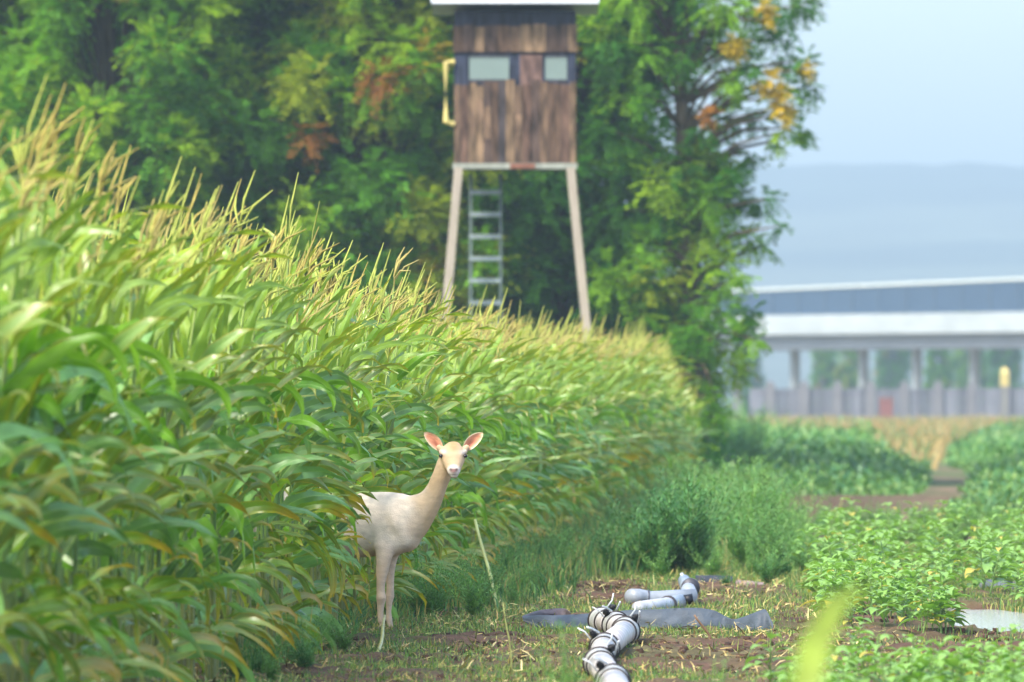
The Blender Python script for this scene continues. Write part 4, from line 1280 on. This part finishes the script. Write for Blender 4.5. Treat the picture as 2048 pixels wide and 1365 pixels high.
# ------------------------------------------------------------------ the deer
def deer():
    D = DEER_D; s = s_at(D)
    def P(px, py, dy=0.0):     # dy toward camera is negative
        return np.array([(px-1024)/s, D+dy, EYE+(HOR-py)/s])
    k = 1/s
    foot = P(765, 1262); foot[2] = 0
    m = MB()
    def loft(rows, n=16):
        """rows: (centre, radius vertical, radius lateral); closed ends"""
        C = np.array([r[0] for r in rows]); T = np.gradient(C, axis=0); T /= np.linalg.norm(T, axis=1)[:, None]
        V = []; Q = []
        for i, (c, rv, rl) in enumerate(rows):
            lat = np.cross(T[i], [0, 0, 1.0]); 
            if np.linalg.norm(lat) < 0.3: lat = np.array([0, 1.0, 0])
            lat = np.array([lat[0], lat[1], lat[2]]); lat /= np.linalg.norm(lat)
            up = np.cross(lat, T[i])
            for j in range(n):
                a = 2*PI*j/n; V.append(c+up*math.cos(a)*rv+lat*math.sin(a)*rl)
        for i in range(len(rows)-1):
            for j in range(n):
                Q.append((i*n+j, i*n+(j+1) % n, (i+1)*n+(j+1) % n, (i+1)*n+j))
        for e in (0, len(rows)-1):
            V.append(C[e]+T[e]*(rows[e][1]*0.6)*(1 if e else -1)); ci = len(V)-1
            for j in range(0, n, 2):
                q = (ci, e*n+j, e*n+(j+1) % n, e*n+(j+2) % n); Q.append(q if e else q[::-1])
        m.add(V, Q, (1, 1, 1))
    def ball(c, rx, ry, rz):
        V = []; Q = []; n = 14; h = 8
        for i in range(h+1):
            f = PI*i/h*0.998+0.001
            for j in range(n):
                a = 2*PI*j/n; V.append(np.array(c)+np.array([rx*math.sin(f)*math.cos(a), ry*math.sin(f)*math.sin(a), rz*math.cos(f)]))
        for i in range(h):
            for j in range(n): Q.append((i*n+j, (i+1)*n+j, (i+1)*n+(j+1) % n, i*n+(j+1) % n))
        m.add(V, Q, (1, 1, 1))
    # body recedes away from the camera toward the rump: dy grows to the left
    by = lambda px: (815-px)*k*0.38
    loft([(P(500, 1045, by(500)), 30*k, 26*k), (P(520, 1045, by(520)), 50*k, 42*k), (P(560, 1044, by(560)), 62*k, 50*k), (P(620, 1048, by(620)), 64*k, 54*k),
          (P(680, 1052, by(680)), 67*k, 56*k), (P(735, 1050, by(735)), 66*k, 52*k), (P(780, 1047, by(780)), 64*k, 46*k), (P(812, 1044, by(812)), 57*k, 40*k), (P(832, 1048, by(832)), 36*k, 30*k)], 20)
    # neck
    loft([(P(790, 1052, -0.02), 52*k, 34*k), (P(826, 1034, -0.03), 47*k, 31*k), (P(847, 1015, -0.05), 34*k, 27*k), (P(862, 1000, -0.065), 25*k, 23*k), (P(874, 976, -0.085), 20.5*k, 20*k),
          (P(884, 952, -0.10), 19*k, 19*k), (P(893, 930, -0.11), 20*k, 21*k), (P(901, 912, -0.12), 20*k, 21*k)])
    # breast
    ball(P(812, 1072, -0.01), 33*k, 34*k, 34*k); ball(P(790, 1082, 0.0), 32*k, 34*k, 30*k)
    # head: skull to muzzle, coming toward the camera
    loft([(P(905, 899, -0.085), 15*k, 19*k), (P(905, 904, -0.115), 21*k, 24*k), (P(906, 911, -0.15), 22*k, 26*k), (P(907, 921, -0.185), 20*k, 23*k),
          (P(907.5, 931, -0.22), 16.5*k, 18*k), (P(908, 938, -0.25), 13.5*k, 14*k), (P(908, 942, -0.275), 12*k, 13*k), (P(908, 943, -0.29), 9*k, 10.5*k)], 18)
    ball(P(908, 950, -0.262), 9*k, 10*k, 6.5*k)                 # chin
    ball(P(885, 904, -0.145), 8*k, 9*k, 6*k); ball(P(928, 904, -0.145), 8*k, 9*k, 6*k)      # brow ridges
    ball(P(907, 891, -0.11), 15*k, 12*k, 8*k)
    for sx in (-1, 1):                                          # ear stems
        loft([(P(906+sx*17, 903, -0.095), 8*k, 8*k), (P(906+sx*24, 899, -0.09), 7*k, 7*k), (P(906+sx*30, 893, -0.085), 6*k, 6*k)], 10)
    # shoulder and legs
    
    def leg(px, dy, pts):
        rows = [(P(px+a, b, dy+c), r*k, r*k*q) for a, b, c, r, q in pts]; loft(rows, 12)
    leg(0, -0.075, [(774, 1070, 0.04, 26, .7), (770, 1095, 0.02, 23, .75), (768, 1116, 0.005, 17.5, .8), (765, 1140, 0, 13, .9), (762, 1168, 0, 9.2, 1), (762, 1184, 0, 9.0, 1), (763, 1196, -0.008, 10.6, 1), (762, 1209, 0, 8.0, 1), (761, 1226, 0, 6.4, 1), (763, 1244, 0, 7.2, 1), (764, 1253, -0.01, 8.0, 1), (766, 1261, -0.015, 7.4, 1), (767, 1272, -0.02, 8.2, 1)])
    leg(0, 0.06, [(782, 1085, -0.02, 22, .8), (783, 1112, -0.01, 16, .8), (780, 1140, 0, 10, .9), (780, 1168, 0, 8.0, 1), (780, 1182, 0, 8.0, 1), (780, 1192, 0, 9.2, 1), (778, 1206, 0, 7.0, 1), (777, 1224, 0, 5.8, 1), (778, 1242, 0, 7, 1), (780, 1254, 0, 6.4, 1), (781, 1268, 0, 7.6, 1)])
    for dx, dy in ((0, -0.11), (16, 0.13)):
        leg(dx, by(545)+dy, [(548, 1060, 0, 44, .5), (545, 1095, 0, 30, .55), (552, 1125, 0, 20, .6), (540, 1155, 0, 11, .8), (530, 1172, 0, 10, .8), (532, 1190, 0, 8, 1), (536, 1225, 0, 7, 1), (538, 1248, 0, 8, 1), (543, 1272, 0, 8, 1)])
    loft([(P(498, 1030, by(495)), 9*k, 8*k), (P(486, 1050, by(485)), 10*k, 9*k), (P(482, 1085, by(480)), 5*k, 6*k)], 8)    # tail
    V, Q, C = m.arrays()
    me0 = mesh_np("deer_cage", V-foot.astype(np.float32), Q, None, True)
    tmp = bpy.data.objects.new("deer_cage", me0); COL.objects.link(tmp)
    md = tmp.modifiers.new("r", 'REMESH'); md.mode = 'VOXEL'; md.voxel_size = 0.0065; md.use_smooth_shade = True
    sm = tmp.modifiers.new("s", 'SMOOTH'); sm.factor = 0.5; sm.iterations = 7
    dg = bpy.context.evaluated_depsgraph_get()
    me = bpy.data.meshes.new_from_object(tmp.evaluated_get(dg), depsgraph=dg)
    bpy.data.objects.remove(tmp)
    n = len(me.vertices); co = np.empty(n*3, dtype=np.float32); me.vertices.foreach_get("co", co); co = co.reshape(-1, 3)
    ed = np.empty(len(me.edges)*2, dtype=np.int32); me.edges.foreach_get("vertices", ed); ed = ed.reshape(-1, 2)
    pyv = HOR-(co[:, 2]+foot[2]-EYE)*s; pxv = 1024+(co[:, 0]+foot[0])*s
    wgt = (np.clip((pyv-955)/15, 0, 1)*np.clip((1140-pyv)/20, 0, 1))[:, None]*0.6
    deg = np.bincount(ed.ravel(), minlength=n)[:, None].astype(np.float32)
    for it in range(45):          # even out the joins of the trunk, not the head or the legs
        acc = np.zeros_like(co)
        for c_ in range(3):
            acc[:, c_] = np.bincount(ed[:, 0], co[ed[:, 1], c_], n)+np.bincount(ed[:, 1], co[ed[:, 0], c_], n)
        co = (co*(1-wgt)+acc/np.maximum(deg, 1)*wgt).astype(np.float32)
    A = co+foot
    px = 1024+A[:, 0]*s; py = HOR-(A[:, 2]-EYE)*s; dy = A[:, 1]-D
    cream = np.array(srgb(226, 212, 194)); tan = np.array(srgb(200, 168, 124)); white = np.array(srgb(232, 220, 208)); pink = np.array(srgb(146, 104, 98))
    nm = np.array([mnoise.noise(Vector((float(a*9), float(b*9), float(c*9)))) for a, b, c in A])
    legc = np.array(srgb(206, 180, 152))
    c = np.tile(cream, (n, 1))
    def mixin(c, w, col): return c*(1-w[:, None])+col*w[:, None]
    n3 = np.array([mnoise.noise(Vector((float(a*26), float(b*26), float(c_*40)))) for a, b, c_ in A])
    c = c*(1+0.14*nm+0.16*n3)[:, None]
    w = np.clip(0.5+1.6*nm, 0, 1)*0.35; c = mixin(c, w, np.array(srgb(206, 184, 164)))
    # neck and chest are more tan
    w = np.clip((px-812+nm*28)/45, 0, 1)*0.8; c = mixin(c, w, tan)
    w = np.clip((py-1085+nm*20)/40, 0, 1)*0.9; c = mixin(c, w, legc)
    # paler ventral stripe at the throat
    head = (dy < -0.10) & (py < 962)
    fore = np.clip(1-np.abs(px-907)/16, 0, 1)*np.clip((905-py)/12, 0, 1)*(dy < -0.09)
    c = mixin(c, np.clip(fore*1.3, 0, 1)*0.8, np.array(srgb(184, 146, 100)))
    for ex in (887, 927):
        w = np.exp(-(((px-ex)/7)**2+((py-904)/4.5)**2))*(dy < -0.1); c = mixin(c, w*0.8, white)
    w = np.clip(1-np.hypot((px-908)/17, (py-943)/16), 0, 1)*(dy < -0.2); c = mixin(c, np.clip(w*3, 0, 1), white)
    w = np.exp(-(((px-908)/8.0)**2+((py-941)/4.6)**2)**2)*(dy < -0.265); c = mixin(c, w*0.95, pink)
    for ex in (902, 914):
        w = np.exp(-(((px-ex)/3.2)**2+((py-938.5)/2.6)**2))*(dy < -0.26); c = mixin(c, w, np.array(srgb(70, 44, 44)))
    w = np.exp(-(((px-908)/8.5)**2+((py-949.0)/1.3)**2))*(dy < -0.24); c = mixin(c, w*0.75, np.array(srgb(110, 76, 72)))
    for ex, sx in ((881.5, -1), (931.5, 1)):
        w = np.exp(-(((px-ex)/7)**2+((py-912)/4.5)**2)); c = mixin(c, w*0.85, np.array(srgb(92, 66, 50)))
    w = np.clip((py-1252)/6, 0, 1); c = mixin(c, w, np.array(srgb(80, 66, 58)))
    # ears: cupped shells joined to the same body mesh
    EV, EQ, EC = [], [], []; base_n = n
    for sx, tip, rootp in ((-1, (848.5, 865), (884, 901)), (1, (966, 866), (928, 901))):
        nu, nvv = 12, 9
        a = P(rootp[0], rootp[1], -0.088); b = P(tip[0], tip[1], -0.05)
        ax = b-a; L = np.linalg.norm(ax); ax /= L
        lat = np.cross(ax, [0, 1.0, 0]); lat /= np.linalg.norm(lat); nor = np.cross(lat, ax)
        if nor[1] < 0: nor = -nor
        for layer in range(2):
            for i in range(nu):
                u = i/(nu-1)
                hw = 0.037*(math.sin(PI*min(1, u*0.86+0.10))**0.8)*(1 if u < 0.97 else 0.35)
                bow = 0.006*math.sin(PI*u)
                for j in range(nvv):
                    v = j/(nvv-1)*2-1
                    depth = 0.022*(1-v*v)*math.sin(PI*min(1, 0.15+u*0.85))     # cup opens toward the camera
                    q = a+ax*(u*L)+lat*(hw*v+bow*sx)+nor*(depth+(0.006 if layer else -0.0)*(1-0.8*abs(v)**4))
                    EV.append(q-foot)
                    if layer: cc = np.array(srgb(222, 196, 160))
                    else:
                        rim = max(abs(v)**5, np.clip((u-0.86)/0.12, 0, 1))
                        deep = math.exp(-((v+0.1*sx)**2/0.12+(u-0.38)**2/0.05))
                        cc = np.array(srgb(206, 142, 112))*(1-deep*0.75)+np.array(srgb(112, 50, 42))*deep*0.75
                        cc = cc*(1-rim)+np.array(srgb(238, 222, 186))*rim
                        if u < 0.22: cc = cc*(u/0.22)+np.array(srgb(214, 190, 158))*(1-u/0.22)
                    EC.append(cc)
        o0 = len(EV)-2*nu*nvv
        for layer in range(2):
            for i in range(nu-1):
                for j in range(nvv-1):
                    q = o0+layer*nu*nvv+i*nvv+j
                    f = (q, q+1, q+nvv+1, q+nvv); EQ.append(f if layer else f[::-1])
        N1 = nu*nvv
        for i in range(nu-1):
            for j in (0, nvv-1):
                q = o0+i*nvv+j; f = (q, q+nvv, q+nvv+N1, q+N1); EQ.append(f)
        for j in range(nvv-1):
            q = o0+(nu-1)*nvv+j; EQ.append((q, q+1, q+1+N1, q+N1))
    # rebuild as one mesh (quads and the remesher's quads)
    Qb = np.empty(len(me.loops), dtype=np.int32); me.loops.foreach_get("vertex_index", Qb)
    tot = np.empty(len(me.polygons), dtype=np.int32); me.polygons.foreach_get("loop_total", tot)
    if (tot == 4).all():
        Qb = Qb.reshape(-1, 4)
        V = np.vstack([co, np.array(EV)]); Q = np.vstack([Qb, np.array(EQ)+n]); C = np.vstack([c, np.array(EC)])
        me = mesh_np("deer_body", V, Q, C, True, M_fur)
    root = empty("deer", tuple(foot)); tag(root, "pale cream fallow doe stepping out of the maize and looking at the camera", "deer")
    link("body", me, root)
    for ex, sx in ((883.0, -1), (930.5, 1)):
        e = MB(); n_ = 14
        c0 = P(ex+(-0.5 if sx < 0 else 0.5), 912, -0.188)-foot
        pts = []
        for i in range(9):
            f = PI*i/8; 
            for j in range(n_):
                a = 2*PI*j/n_; pts.append(c0+np.array([0.0145*math.sin(f)*math.cos(a), 0.014*math.sin(f)*math.sin(a), 0.0115*math.cos(f)]))
        Qe = [(i*n_+j, (i+1)*n_+j, (i+1)*n_+(j+1) % n_, i*n_+(j+1) % n_) for i in range(8) for j in range(n_)]
        e.add(pts, Qe, srgb(34, 26, 24)); link("eye", mesh_np("eye", *e.arrays(), True, M_eye), root)
deer()

# ------------------------------------------------------------------ haze
def haze():
    m = bpy.data.materials.new("haze_air"); m.use_nodes = True
    n = m.node_tree.nodes; l = m.node_tree.links
    n.remove(n["Principled BSDF"])
    v = n.new("ShaderNodeVolumePrincipled")
    v.inputs["Color"].default_value = (0.70, 0.875, 0.95, 1)
    v.inputs["Density"].default_value = 0.00050
    v.inputs["Anisotropy"].default_value = 0.2
    l.new(v.outputs[0], n["Material Output"].inputs["Volume"])
    b = MB(); b.box((-6200, -700, -3.0), (6200, 8300, 160), (1, 1, 1))
    o = link("haze", mesh_np("haze", *b.arrays(), False, m)); tag(o, kind="stuff", label="thin blue summer haze filling the air", cat="haze")
haze()
